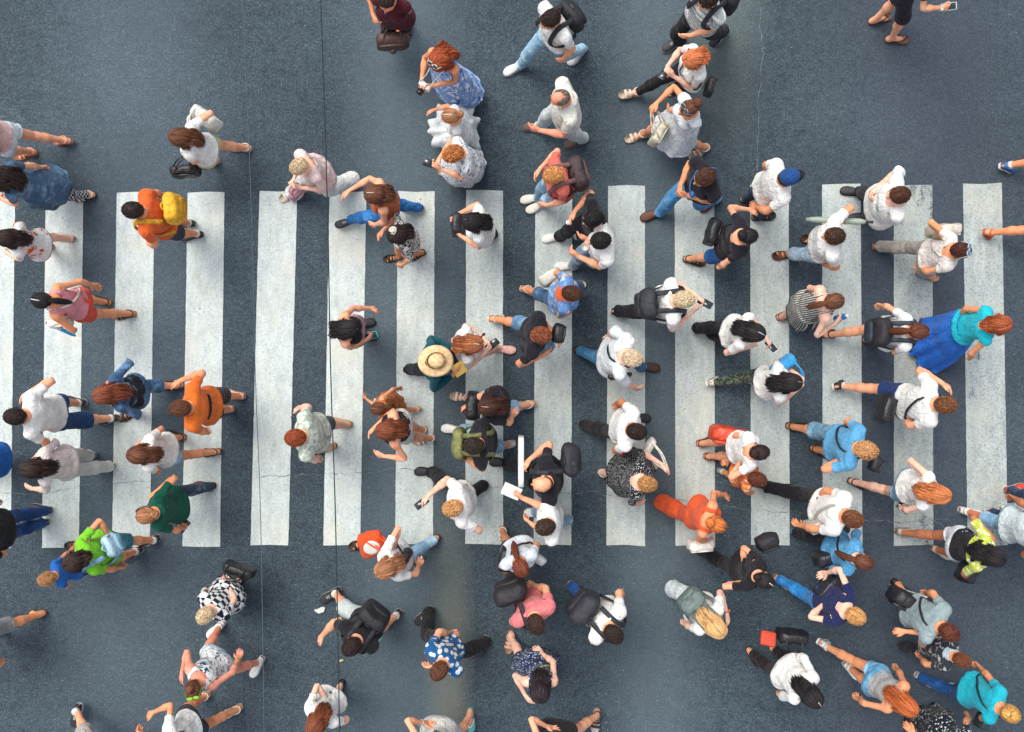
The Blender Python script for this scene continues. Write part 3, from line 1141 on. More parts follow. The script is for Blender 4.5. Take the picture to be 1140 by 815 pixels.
    d = rand_dirs(rng, N)
    g = rng.normal(size=(N, 3)) * .6 + np.array([0, -.5, -.35]); e = d + g * .75; e /= np.linalg.norm(e, axis=1, keepdims=True)
    p = slerp_path(d, e, np.linspace(0, 1, 5))
    r = (1.06 + np.linspace(0, 1, 5)[None, :, None] ** 1.5 * rng.uniform(.04, .22, (N, 1, 1)))
    v, f = locks(HC + p * HR * r, np.array([.0022, .003, .0028, .002, .0006])[None].repeat(N, 0), .002, p); mb.add(v, f)
    return finish_hair(mb)

def finish_hair(mb):
    if not mb.v:
        return None
    v, f = mb.arrays()
    cw = 1 - sm(v[:, 2], 1.40, 1.545)
    return v, f, cw

# ---------------------------------------------------------------- shoes (rest space, one foot)
def shoe_mesh(kind, sg):
    x0 = sg * .103
    y = np.array([-.092, -.085, -.06, -.02, .03, .08, .12, .155, .178, .188])
    w = np.array([.012, .026, .035, .035, .036, .044, .047, .041, .026, .010])
    ht = np.array([.070, .086, .092, .088, .078, .062, .052, .044, .036, .028])
    ox = sg * np.array([0, 0, 0, .001, .004, .007, .008, .006, .004, .003])
    up = MB(); so = MB()
    m = 16; a = np.arange(m) / m * 2 * math.pi
    # sole: closed slab
    ww = w + .006
    ring = []
    for zz, k in ((0.0, .93), (.006, 1.0), (.022, 1.0), (.026, .95)):
        top = [(x0 + o + k * q, yy * (1 + .02 * (k - 1)), zz + (.010 if yy > .17 else .004 if yy > .14 else 0)) for yy, q, o in zip(y, ww, ox)]
        bot = [(x0 + o - k * q, yy, zz + (.010 if yy > .17 else .004 if yy > .14 else 0)) for yy, q, o in zip(y, ww, ox)]
        ring.append(top + bot[::-1])
    R = np.array(ring); n = R.shape[1]
    f = grid_faces(4, n, True)
    so.add(R.reshape(-1, 3), f)
    k = len(y)
    for lvl, rev in ((0, False), (3, True)):
        q = np.array([[lvl * n + i, lvl * n + i + 1, lvl * n + n - 2 - i, lvl * n + n - 1 - i] for i in range(k - 1)])
        so.f.append(q[:, ::-1] if rev else q)
    if kind in ('sneaker', 'shoe', 'boot'):
        rings = []
        hk = {'sneaker': 1.0, 'shoe': .86, 'boot': 1.0}[kind]
        for yy, q, h, o in zip(y, w, ht, ox):
            c = np.cos(a); s_ = np.sin(a)
            xx = x0 + o + (q + .004) * np.sign(c) * np.abs(c) ** .8
            zz = .020 + (h * hk + .012 - .020) * (.5 + .5 * np.sign(s_) * np.abs(s_) ** .8)
            rings.append(np.stack([xx, np.full(m, yy), zz], 1))
        R = np.array(rings)
        up.add(R.reshape(-1, 3), grid_faces(len(y), m, True))
        if kind == 'sneaker':
            # collar and laces
            c = np.array([[x0 + math.cos(t) * .036, -.022 + math.sin(t) * .046, .094 + .006 * math.sin(t)] for t in np.linspace(0, 2 * math.pi, 17)[:-1]])
            v, f = tube(c, .009, 6, close=True); up.add(v, f)
            for yy in (.045, .062, .079):
                hh = np.interp(yy, y, ht) + .012
                v, f = tube([(x0 + sg * .004 - .020, yy, hh - .006), (x0 + sg * .004, yy + .003, hh + .003), (x0 + sg * .004 + .020, yy, hh - .006)], .0035, 4); so.add(v, f)
        if kind == 'boot':
            c = np.array([[x0 + math.cos(t) * .044, -.028 + math.sin(t) * .048, .13] for t in np.linspace(0, 2 * math.pi, 17)[:-1]])
            b = c.copy(); b[:, 2] = .07
            up.add(np.concatenate([b, c]), grid_faces(2, 16, True))
    elif kind == 'sandal':
        for yy, hh, wd in ((.105, .058, .030), (.055, .074, .024), (-.02, .112, .016)):
            q = np.interp(yy, y, w) + .006
            t = np.linspace(0, math.pi, 11)
            if yy > 0:
                c = np.stack([x0 + sg * .006 + q * np.cos(t), np.full(11, yy), .020 + (hh - .016) * np.sin(t) ** .8], 1)
                nn = np.stack([np.cos(t), 0 * t, np.sin(t)], 1)
                v, f = tube(c, 0, flat=(wd, .006, nn))
            else:
                t = np.linspace(0, 2 * math.pi, 19)[:-1]
                c = np.stack([x0 + .044 * np.cos(t), -.032 + .050 * np.sin(t), .098 + .012 * np.sin(t)], 1)
                v, f = tube(c, .007, 5, close=True)
            up.add(v, f)
    elif kind == 'flip':
        for s2 in (-1, 1):
            v, f = tube([(x0 + sg * .0, .135, .050), (x0 + s2 * .030, .085, .060), (x0 + s2 * .044, .03, .026)], .006, 5); up.add(v, f)
    return up.arrays(), so.arrays()
_SH = {}
def get_shoe(kind, sg):
    if (kind, sg) not in _SH:
        _SH[kind, sg] = shoe_mesh(kind, sg)
    return _SH[kind, sg]
# ---------------------------------------------------------------- a whole pedestrian
HAIR = {'black': '1c1719', 'dark': '2b1e1a', 'brown': '5f3a26', 'red': '8a4020', 'auburn': '6f3a24', 'light': '936444', 'blond': 'b58d66',
        'sandy': 'a5784c', 'grey': '8d8880', 'pale': 'c7ab86', 'white': 'b9b2a6'}
SKIN = {'a': 'e3a684', 'b': 'd9966e', 'c': 'bd7a58', 'd': 'e6b9a2', 'r': 'da937a'}
NECK = {'tank': 'tank', 'strap': 'strap'}
PEOPLE = []
GROUP = 'pedestrians crossing the street'
MULT = 1

# kind: (hem, sleeve, neck, loose)
TOPS = {'tee': (.93, .165, 'crew', .012), 'polo': (.91, .18, 'vee', .014), 'blouse': (.95, .13, 'scoop', .014), 'tank': (.97, 0, 'tank', .007),
        'strap': (1.00, 0, 'strap', .006), 'long': (.90, .52, 'crew', .014), 'shirt': (.89, .53, 'vee', .018), 'jacket': (.89, .53, 'vee', .022),
        'elbow': (.93, .29, 'scoop', .015), 'bolero': (1.30, .22, 'scoop', .016), 'crop': (1.02, .12, 'scoop', .010), 'wide': (.87, .26, 'scoop', .036), 'sleeveless': (.95, .035, 'scoop', .012)}
# kind: (hem, waist, loose, flare)
BOTS = {'jeans': (.085, 1.02, .008, .004), 'trousers': (.075, 1.02, .010, .012), 'wide': (.07, 1.03, .012, .045), 'leggings': (.11, 1.03, .003, 0),
        'shorts': (.60, 1.02, .012, .016), 'mini': (.73, 1.03, .010, .012), 'capri': (.30, 1.02, .010, .006), 'knee': (.46, 1.02, .012, .014), 'cargo': (.40, 1.02, .016, .018)}

def skirt(ps, z0, z1, r0, flare, rng, folds=9, fold=.05, ruffle=0.0, zrest=None):
    """lofted skirt from rest height z0 down to z1 (normalised); verts body-local"""
    S = ps.S; m = 72; n = 13
    P = np.array([ps.P[0], ps.P[1], 0])
    pel = ps.T['pelvis'][1] - P
    a0, b0, yc = prof(ps.sex, z0); a0 = (a0 * ps.fat + r0) * S; b0 = (b0 * ps.fat + r0) * S
    th = np.arange(m) / m * 2 * math.pi
    ph = rng.uniform(0, 6.3, 4)
    V = []; rest = []
    cz0 = pel[2] + (z0 - .95) * S
    drop = (z0 - z1) * S
    for k in range(n):
        t = k / (n - 1)
        z = cz0 - drop * t
        zn = z0 + (z1 - z0) * t
        lo, hi = [], []
        for i in (0, 1):
            hp, kn, an = [ps.T[b + str(i)][1] - P for b in ('th', 'sh', 'ft')]
            if z > kn[2]:
                u = np.clip((hp[2] - z) / max(hp[2] - kn[2], .01), 0, 1); q = hp + (kn - hp) * u; rr = .095 - .03 * u
            else:
                u = np.clip((kn[2] - z) / max(kn[2] - an[2], .01), 0, 1); q = kn + (an - kn) * u; rr = .065 - .02 * u
            lo.append((q @ ps.left - rr * S, q @ ps.left + rr * S)); hi.append((q @ ps.fwd - rr * S, q @ ps.fwd + rr * S))
        l0, l1 = min(x[0] for x in lo), max(x[1] for x in lo)
        f0, f1 = min(x[0] for x in hi), max(x[1] for x in hi)
        hipa, hipb, _ = prof(ps.sex, max(zn, .93))
        ra = max(hipa * ps.fat * S + r0 * S, (l1 - l0) / 2) + flare * t * S + .012
        rb = max(hipb * ps.fat * S + r0 * S, (f1 - f0) / 2) + flare * t * S + .012
        s_ = sm(t, 0, .35)
        ra = a0 + (ra - a0) * s_; rb = b0 + (rb - b0) * s_
        c = ps.left * ((l0 + l1) / 2 * s_) + ps.fwd * ((f0 + f1) / 2 * s_ - .005)
        fo = 1 + fold * t ** .8 * (np.sin(folds * th + ph[0] + 2 * t) * .6 + np.sin((folds + 4) * th + ph[1]) * .4 + np.sin(3 * th + ph[2]) * .35)
        if ruffle:
            fo += ruffle * t * (np.sin(13 * th + ph[3] + np.sin(5 * th) * 1.5) * .7 + .5 * np.sin(7 * th + ph[0]))
        p = c[None] + ps.left[None] * (ra * np.sin(th) * fo)[:, None] + ps.fwd[None] * (rb * np.cos(th) * fo)[:, None]
        p[:, 2] = z + (ruffle * .25 * S * t * np.sin(17 * th + ph[1]) if ruffle else 0)
        V.append(p); rest.append(np.stack([np.sin(th) * .26, np.cos(th) * .26, np.full(m, zn)], 1))
    V = np.array(V)
    f = grid_faces(n, m, True)
    # turned hem
    h = V[-1] * .985 + V[-1].mean(0) * .015; h[:, 2] += .012
    V = np.concatenate([V.reshape(-1, 3), h]); rest = np.concatenate(rest + [rest[-1]])
    j = np.arange(m); o = (n - 1) * m
    f = np.concatenate([f, np.stack([o + j, o + (j + 1) % m, n * m + (j + 1) % m, n * m + j], 1)])
    return V, f[:, ::-1], rest

def P(label, head, face, h=1.68, sex='f', F=None, H=None, top=None, bot=None, dress=None, shoe=('sneaker', 'd8d6d0', 'e8e6e0'), hair=('short', 'brown'),
      skin='a', fat=1.0, lean=5, pitch=16, twist=0, hy=0, child=False, extra=(), curl=(.5, .5), top2=None, tw=.0045, ph=None):
    seed = len(PEOPLE) * 17 + 5
    rng = np.random.default_rng(seed)
    S = h / 1.70 * .962
    fat = 1 + (fat - 1) * .6
    hs = .965 if not child else min(1.3, 1 + (1.70 - h) * .42)
    if sex == 'm' and child:
        sex = 'f'
    Pose.ph = ph if ph is not None else (1 if rng.random() < .5 else -1)
    ps = Pose(sex, S, fat, hs, face, head, F, H, lean, pitch, 0, twist, hy, curl, rng)
    t = template(sex)
    tops = [x for x in (top, top2) if x]
    # body -----------------------------------------------------------
    V = t['bv'].copy(); W = t['bw']; inf = t['bi']
    cov = np.zeros(len(V))
    long_dress = dress is not None
    if top:
        k = TOPS[top[0]]
        cov = np.maximum(cov, sm(-f_top(V, inf, *k[:3]), .008, .03))
    if long_dress:
        k = TOPS[dress[0]]
        cov = np.maximum(cov, sm(-f_top(V, inf, .93, k[1], k[2]), .008, .03))
    if bot:
        k = BOTS[bot[0]]
        cov = np.maximum(cov, sm(-f_bottom(V, inf, k[0], k[1]), .004, .03))
    closed = shoe[0] in ('sneaker', 'shoe', 'boot')
    if closed:
        cov = np.maximum(cov, sm(.09 - V[:, 2], 0, .02) * .9)
    armw = inf['A'] > .5
    V = V - t['bn'] * (cov * np.where(armw, .004, .010))[:, None]
    rest = V.copy()
    me = make_mesh('person', ps.skin(V, W), t['bf'], rest)
    base = (float(ps.P[0]), float(ps.P[1]), 0.0)
    body = add_obj('person', me, skin_mat(SKIN[skin]), loc=base)
    tag(body, label, 'person', GROUP)
    PEOPLE.append((label, ps, body))

    def part(name, V, f, mat, rest=None, parent=None):
        o = add_obj(name, make_mesh(name, V, f, rest), mat, parent or body)
        return o

    def shell(kind, key, name, col, amp=tw):
        v, f, n, w, A = garment(sex, kind, key)
        v2 = wrinkle(v, n, rng, amp)
        return ps.skin(v2, w), f, v

    # legs -----------------------------------------------------------
    if bot:
        V, f, r = shell('bottom', BOTS[bot[0]], bot[0], bot[1])
        nm = {'jeans': 'jeans', 'trousers': 'trousers', 'wide': 'trousers', 'leggings': 'leggings', 'capri': 'trousers', 'knee': 'shorts', 'cargo': 'shorts'}.get(bot[0], 'shorts')
        part(nm, V, f, cloth(bot[1]), r)
    if dress:
        # (bodice kind, colour, hem height, flare[, skirt colour])
        k = TOPS[dress[0]]
        V, f, r = shell('top', (.93, k[1], k[2], min(k[3], .014)), 'dress', dress[1])
        sV, sf, sr = skirt(ps, 1.03, dress[2], .026, dress[3], rng, ruffle=dress[5] if len(dress) > 5 else 0, fold=.05 if dress[3] < .09 else .13)
        if len(dress) > 4 and dress[4]:
            part('top', V, f, cloth(dress[1]), r)
            part('skirt', sV, sf, cloth(dress[4]), sr)
        else:
            part('dress', np.concatenate([V, sV]), [f, sf + len(V)], cloth(dress[1]), np.concatenate([r, sr]))
    for tp in tops:
        k = TOPS[tp[0]]
        if tp is top2:
            k = (k[0] + .02, k[1], k[2], k[3] + .014)
        V, f, r = shell('top', k, tp[0], tp[1], tw * 1.5)
        nm = {'tee': 't_shirt', 'polo': 'polo_shirt', 'tank': 'tank_top', 'strap': 'tank_top', 'jacket': 'jacket', 'shirt': 'shirt', 'long': 'shirt'}.get(tp[0], 'blouse')
        o = part(nm, V, f, cloth(tp[1]), r)
        if tp[0] in ('polo', 'shirt', 'jacket'):
            th = np.linspace(.5, 2 * math.pi - .5, 30)
            cr = []
            for rr_, zz in ((.074, 1.462), (.071, 1.488), (.076, 1.494), (.096, 1.466), (.104, 1.452), (.100, 1.450)):
                cr.append(np.stack([rr_ * np.sin(th), -.014 + (rr_ + .004) * np.cos(th), zz - .055 * sm(np.cos(th), -.2, 1)], 1))
            cv = np.concatenate(cr)
            part('collar', ps.one(cv, 'chest'), grid_faces(6, 30)[:, ::-1], cloth(tp[1]), cv)
    # shoes ----------------------------------------------------------
    if shoe[0] != 'none':
        for i, sg in ((0, -1), (1, 1)):
            (uv, uf), (sv, sf) = get_shoe(shoe[0], sg)
            b = 'ft%d' % i
            nm = 'shoe' if closed else 'sandal'
            o = part(nm, ps.one(uv, b), uf, plain('shoe_upper', shoe[1], .6, var=.2, scale=60))
            part('sole', ps.one(sv, b), sf, plain('shoe_sole', shoe[2] if len(shoe) > 2 else shoe[1], .7), parent=o)
            if closed and shoe[0] == 'sneaker' and bot and bot[0] in ('shorts', 'knee', 'cargo', 'mini', 'capri'):
                a = ps.J0['ft%d' % i]
                c = np.array([a + np.array([0, -.006, .012]), a + np.array([0, -.006, .05])])
                v, f = tube(c, .043, 12)
                part('sock', ps.one(v, b), f, cloth('d9d7d0'), v)
    # hair -----------------------------------------------------------
    if hair and hair[0] != 'none':
        L = hair[2] if len(hair) > 2 else 1.22
        hm = hair_mesh(hair[0], L, rng)
        if hm:
            v, f, cw = hm
            W = np.zeros((len(v), len(BONES))); W[:, BI['head']] = 1 - cw; W[:, BI['chest']] = cw
            if fat > 1 and hair[0] in ('long', 'curly'):
                v = v.copy(); v[:, 1] = np.where(cw > .3, v[:, 1] * (1 + (fat - 1) * .8), v[:, 1])
            ho = part('hair', ps.skin(v, W), f, hair_mat(HAIR.get(hair[1], hair[1])), v)
            if hair[0] in ('long', 'bob', 'pony', 'bun') and rng.random() < .7 and not any(e[0] in ('clip', 'hat', 'cap') for e in extra):
                yy = np.linspace(.082, -.035, 9); xx = .010 + .004 * np.sin(yy * 60)
                c = np.stack([xx, yy, HC[2] + HR[2] * 1.062 * np.sqrt(np.clip(1 - (yy / HR[1] / 1.04) ** 2, .02, 1))], 1)
                pv, pf = tube(c, .0036, 5)
                part('hair_parting', ps.one(pv, 'head'), pf, skin_mat(SKIN[skin]), pv, parent=ho)
    for e in extra:
        EXTRA[e[0]](ps, part, rng, *e[1:])
    return ps

# ---------------------------------------------------------------- things worn (parts) and things carried (things of their own)
EXTRA = {}
def extra(fn):
    EXTRA[fn.__name__.strip('_')] = fn
    return fn

def thing(name, label, cat, group, V, f, mat, ps=None, rest=None):
    """mesh in person-local coordinates becomes a top-level object standing at its own centre"""
    V = np.asarray(V, float)
    off = np.array([ps.P[0], ps.P[1], 0.0]) if ps is not None else np.zeros(3)
    c = V.mean(0); c[2] = V[:, 2].min()
    o = add_obj(name, make_mesh(name, V - c, f, rest), mat, loc=tuple(c + off))
    tag(o, label, cat, group)
    o['c'] = [float(x) for x in c]
    def sub(nm, V2, f2, mat2, parent=None):
        return add_obj(nm, make_mesh(nm, np.asarray(V2, float) - c, f2), mat2, parent or o)
    del o['c']
    return o, sub

LEATHER = lambda h: plain('leather', h, .45, var=.3, scale=18, bump=.55)
NYLON = lambda h: plain('nylon', h, .7, var=.35, scale=16, bump=.8)
METAL = plain('metal', '9a9892', .3, 1.0)

@extra
def sunglasses(ps, part, rng, col='1a1a1c', lens=None):
    mb = MB(); ln = MB()
    for s in (-1, 1):
        c = np.array([s * .034, .038, 1.724])
        R = Rx(-.30) @ Rz(0)
        v, f = rbox((0, 0, 0), (.058, .040, .010), .0049, 4); ln.add(v @ R.T + c, f)
        a = np.linspace(0, 2 * math.pi, 17)[:-1]
        ring = np.stack([.031 * np.cos(a), .022 * np.sin(a), 0 * a], 1) @ R.T + c
        v, f = tube(ring, .0042, 5, close=True); mb.add(v, f)
        v, f = tube(spline([c + np.array([s * .03, 0, .0]), (s * .080, .01, 1.690), (s * .089, -.02, 1.64)], 8), .004, 5); mb.add(v, f)
    v, f = tube([(-.010, .038, 1.728), (.010, .038, 1.728)], .004, 5); mb.add(v, f)
    V, f = mb.arrays()
    o = part('sunglasses', ps.one(V, 'head'), f, plain('glasses_frame', col, .25))
    V, f = ln.arrays()
    part('lens', ps.one(V, 'head'), f, plain('glasses_lens', lens or '15171a', .12, spec=.8), parent=o)

@extra
def hat(ps, part, rng, col='c79a5c', kind='straw'):
    """lathe hat: straw with a wide brim, or a round soft hat"""
    if kind == 'straw':
        pr = [(.0, 1.775), (.04, 1.772), (.075, 1.755), (.094, 1.72), (.098, 1.685), (.13, 1.672), (.185, 1.655), (.212, 1.640), (.210, 1.633), (.10, 1.668)]
    elif kind == 'round':
        pr = [(.0, 1.752), (.05, 1.745), (.085, 1.715), (.100, 1.67), (.106, 1.63), (.104, 1.622), (.094, 1.64)]
    else:
        pr = [(.0, 1.752), (.05, 1.746), (.085, 1.72), (.098, 1.68), (.120, 1.645), (.150, 1.622), (.148, 1.615), (.095, 1.65)]
    m = 40; a = np.arange(m) / m * 2 * math.pi
    pr = [(r * .86, z) for r, z in pr] if kind == 'straw' else pr
    pts = [np.stack([r * np.cos(a) * .92, .004 + r * np.sin(a) * 1.05, z + r * .05 * np.sin(a * 2 + 1) + (0 if r < .15 else .012 * np.sin(3 * a))], 1) for r, z in pr]
    V = np.concatenate(pts); f = grid_faces(len(pr), m, True)[:, ::-1]
    if kind == 'straw':
        key = ('straw', col)
        if key not in _M:
            mt, nt, b = new_mat('straw')
            at = nt.nodes.new('ShaderNodeAttribute'); at.attribute_name = 'rest'
            n = nd(nt, 'ShaderNodeTexNoise', Scale=30.0, Detail=6.0); nt.links.new(at.outputs['Vector'], n.inputs['Vector'])
            c = lin(col)
            nt.links.new(ramp(nt, n.outputs[0], [(.3, scaled(c, .72)), (.7, scaled(c, 1.25))]), b.inputs['Base Color'])
            b.inputs['Roughness'].default_value = .7
            w = nd(nt, 'ShaderNodeTexNoise', Scale=140.0, Detail=2.0); nt.links.new(at.outputs['Vector'], w.inputs['Vector'])
            bp = nd(nt, 'ShaderNodeBump', Strength=.6, Distance=.006); nt.links.new(w.outputs[0], bp.inputs['Height'])
            nt.links.new(bp.outputs[0], b.inputs['Normal'])
            _M[key] = mt
        o = part('hat', ps.one(V, 'head'), f, _M[key], V)
        hb = np.stack([.099 * np.cos(a) * .92, .004 + .099 * np.sin(a) * 1.05, np.full(m, 1.695)], 1)
        v, f2 = tube(hb, .0, flat=(.022, .006, np.stack([np.cos(a), np.sin(a), 0 * a], 1)), close=True)
        part('hat_band', ps.one(v, 'head'), f2, cloth('a98a5a'), v, parent=o)
    else:
        part('hat', ps.one(V, 'head'), f, cloth(col), V)

@extra
def cap(ps, part, rng, col='1d3a66', brim=None, turn=0):
    m = 28; a = np.arange(m) / m * 2 * math.pi
    pr = [(0, 1.742), (.035, 1.738), (.068, 1.722), (.090, 1.69), (.099, 1.655), (.100, 1.635), (.096, 1.634)]
    V = np.concatenate([np.stack([r * np.cos(a) * .90, .0 + r * np.sin(a) * 1.08, np.full(m, z)], 1) for r, z in pr]); f = grid_faces(len(pr), m, True)[:, ::-1]
    R = Rz(math.radians(turn))
    o = part('cap', ps.one(V @ R.T, 'head'), f, cloth(col), V)
    u = np.linspace(-1, 1, 13)
    rows = []
    for k, z in ((0, 1.640), (.5, 1.640), (1, 1.628), (1.0, 1.622), (.5, 1.633), (0, 1.633)):
        rows.append(np.stack([u * (.082 - .012 * k), .088 * np.sqrt(1 - (u * .8) ** 2) + k * .085 * (1 - u ** 2 * .55), z - .012 * u ** 2], 1))
    V = np.concatenate(rows); f = grid_faces(6, 13)[:, ::-1]
    part('brim', ps.one(V @ R.T, 'head'), f, cloth(brim or col), V, parent=o)
    v, f = rbox((0, 0, 1.746), (.014, .014, .008), .004, 2)
    part('button', ps.one(v, 'head'), f, cloth(col), v, parent=o)

@extra
def clip(ps, part, rng, col='c9c2b0', y=-.02, x=.0):
    t = np.linspace(-1, 1, 7)
    v, f = tube(np.stack([x + t * .008, y + t * .055, HC[2] + HR[2] * 1.12 * np.sqrt(np.clip(1 - ((y + t * .055) / HR[1]) ** 2, .1, 1))], 1), .006, 6)
    part('hair_clip', ps.one(v, 'head'), f, plain('hair_clip', col, .35))

@extra
def flower(ps, part, rng, col='cfc9bb', p=(0, -.06, 1.73)):
    mb = MB()
    for k in range(14):
        d = nrm(rng.normal(size=3) + np.array([0, -.3, 1]))
        v, f = rbox((0, 0, 0), (.045, .030, .012), .005, 2, R=frame(np.cross(d, [.3, .2, .9]), rng.normal(size=3)))
        mb.add(v + np.array(p) + d * .035, f)
    V, f = mb.arrays()
    part('hair_flower', ps.one(V, 'head'), f, cloth(col), V)

@extra
def belt(ps, part, rng, col='1b1a1c', z=1.0, off=.035):
    th = np.linspace(0, 2 * math.pi, 41)[:-1]
    a, b, yc = prof(ps.sex, z)
    c = np.stack([(a + off) * np.cos(th), yc + (b + off) * np.sin(th), np.full(40, z)], 1)
    v, f = tube(c, 0, flat=(.035, .006, np.stack([np.cos(th), np.sin(th), 0 * th], 1)), close=True)
    part('belt', ps.skin(v, ps.torso_w(v)), f, LEATHER(col))

@extra
def wristwatch(ps, part, rng, side='L', col='1b1a1c', n=1):
    i = 0 if side == 'L' else 1; sg = -1 if i == 0 else 1
    J = ps.J0; d = np.array([sg * S45, 0, -S45]); c0 = J['ha%d' % i] - d * .022
    u = np.array([0, 1.0, 0]); v_ = np.cross(d, u)
    t = np.linspace(0, 2 * math.pi, 15)[:-1]
    mb = MB()
    for k in range(n):
        c = c0 - d * .016 * k + .0305 * (np.cos(t)[:, None] * u + np.sin(t)[:, None] * v_)
        v, f = tube(c, 0, flat=(.014, .005, c - c0 + d * .016 * k), close=True); mb.add(v, f)
    if n == 1:
        v, f = rbox(c0 + np.array([sg * S45, 0, S45]) * .034, (.026, .03, .03), .006, 2, R=Ry(sg * math.pi / 4)); mb.add(v, f)
    V, f = mb.arrays()
    V = V + 0
    part('wristwatch' if n == 1 else 'bracelet', ps.one(V + (np.array([sg * .8 * abs(J['ua%d' % i][0]) * (ps.fat - 1), 0, 0])), 'fa%d' % i), f, plain('strap', col, .45))

@extra
def print_(ps, part, rng, col='1b1a1c', c=(0, .15, 1.28), size=(.12, .03), back=False, n=1):
    """printed patch lying on the chest or back of a shirt"""
    mb = MB()
    for k in range(n):
        u = np.linspace(-.5, .5, 7); w = np.linspace(-.5, .5, 3)
        X = c[0] + u[:, None] * size[0] + 0 * w[None]
        Z = c[2] + w[None] * size[1] + 0 * X - k * size[1] * 1.8
        a, b, yc = prof(ps.sex, np.maximum(Z, 1.3 * 0 + Z))
        a2, b2, yc2 = prof(ps.sex, np.full_like(Z, 1.30))
        bb = np.maximum(b, b2) + .030; aa = np.maximum(a, a2) + .03
        Y = yc2 + (-1 if back else 1) * bb * np.sqrt(np.clip(1 - (X / aa) ** 2, .05, 1))
        g = np.stack([X, Y, Z], -1).reshape(-1, 3)
        f = grid_faces(7, 3)
        g2 = g + np.array([0, .012 if back else -.012, 0])
        mb.add(g, f if back else f[:, ::-1]); mb.add(g2, f[:, ::-1] if back else f)
    V, f = mb.arrays()
    part('printed_patch', ps.skin(V, ps.torso_w(V)), f, cloth(col), V)

def crossbody(ps, side, width, off, z_hip=.98, front_only=False, n=26):
    """closed loop strap from one shoulder to the opposite hip, rest space. side: +1 the strap lies on the x>0 shoulder"""
    pts = []; nn = []
    x_sh, x_hip = side * .085, -side * .185
    fo = lambda z: prof(ps.sex, z)
    half = []
    for s in (1, -1):                       # front then back
        seg = []
        for t in np.linspace(0, 1, n // 2):
            x = x_sh + (x_hip - x_sh) * t; z = 1.455 + (z_hip - 1.455) * t
            a, b, yc = fo(min(z, 1.36)); a += off; b += off
            if ps.sex == 'f':
                b += .020 * math.exp(-((z - 1.27) / .07) ** 2) * (s > 0)
            q = min(abs(x) / a, .999)
            y = yc + s * b * math.sqrt(max(1 - q * q, 0))
            if t < .15:
                y *= t / .15 * .6 + .4
            seg.append((x, y, z + (.022 if t < .02 else 0)))
        half.append(seg)
    loop = half[0] + half[1][::-1]
    P_ = np.array(loop)
    N = P_ * np.array([1, 1, 0]); N[:, 2] = np.where(P_[:, 2] > 1.42, .12, 0)
    v, f = tube(P_, 0, flat=(width, .008, N), close=True)
    return v, f

def seed_of(t):
    return sum(map(ord, t)) % 97

@extra
def backpack(ps, part, rng, col, label, size=(.30, .15, .42), one=0, z=1.20, shift=0.0, col2=None, front=False, off=.03, tilt=0.0):
    w, d, hh = size[0] * .93, size[1] * .84, size[2] * .88
    a, b, yc = prof(ps.sex, 1.25)
    sy = 1 if front else -1
    yb = yc + sy * (b * ps.fat + off + d / 2)
    R = Ry(math.radians(tilt))
    def T(v, piv=np.array([shift, 0, z])):
        return (v - piv) @ R.T + piv
    v, f = rbox((shift, yb, z), (w, d, hh), min(w, d, hh) * .40, 8, bulge=.16)
    tw_ = .010 * np.sin(v * np.array([26, 41, 33]) + 2 + seed_of(label)).sum(1)
    v = v + tw_[:, None] * nrm(np.array([.3, sy, .1]))
    V = ps.one(T(v), 'chest')
    o, sub = thing('backpack', label, 'backpack', 'bags worn on the back', V, f, NYLON(col), ps)
    v, f = rbox((shift, yb + sy * d * .52, z - hh * .16), (w * .78, d * .42, hh * .46), d * .16, 4, bulge=.12)
    sub('pocket', ps.one(T(v), 'chest'), f, NYLON(col2 or col))
    v, f = tube(T(spline([(shift - .04, yb - sy * d * .3, z + hh * .48), (shift, yb - sy * d * .3, z + hh * .48 + .05), (shift + .04, yb - sy * d * .3, z + hh * .48)], 10)), .008, 6)
    sub('handle', ps.one(v, 'chest'), f, NYLON(col))
    zp = MB()
    t = np.linspace(0, math.pi, 17)
    c = np.stack([shift + (w * .47) * np.cos(t), np.full(17, yb + sy * d * .22), z + hh * .12 + (hh * .37) * np.sin(t)], 1)
    v, f = tube(T(c), .005, 5); zp.add(v, f)
    t = np.linspace(0, 2 * math.pi, 33)[:-1]
    c = np.stack([shift + w * .47 * np.sign(np.cos(t)) * np.abs(np.cos(t)) ** .55, np.full(32, yb - sy * d * .18), z + hh * .48 * np.sign(np.sin(t)) * np.abs(np.sin(t)) ** .55], 1)
    v, f = tube(T(c), .005, 5, close=True); zp.add(v, f)
    V, f = zp.arrays()
    sub('zip', ps.one(V, 'chest'), f, plain('zip', '6c6a66' if lum(col) < .1 else '3b3a3a', .4))
    fs = ps.fat
    for sg in (-1, 1):
        if one and sg != one:
            continue
        y = yc
        pt = [(sg * .085, sy * (b * fs + off + .03), 1.385), (sg * .088, sy * .07, 1.47), (sg * .092, -sy * .0, 1.492), (sg * .100, -sy * .075 * fs, 1.44), (sg * .115, -sy * (b * fs + off * .8), 1.33),
              (sg * .150 * fs, -sy * (b * fs * .75 + off * .7), 1.21), (sg * .178 * fs, 0, 1.12), (sg * .13, sy * (b * fs + off + .02), 1.03)]
        c = spline(pt, 30)
        N = c - np.array([sg * .06, yc, 0]); N[:, 2] = np.where(c[:, 2] > 1.42, .12, 0)
        v, f = tube(c, 0, flat=(.048, .012, N))
        W = ps.torso_w(v)
        # undo the girth scaling that skin() applies
        sub('strap', ps.skin(v / np.array([fs, fs, 1]), W), f, NYLON(col2 or col))

def lum(h):
    c = lin(h); return .3 * c[0] + .6 * c[1] + .1 * c[2]

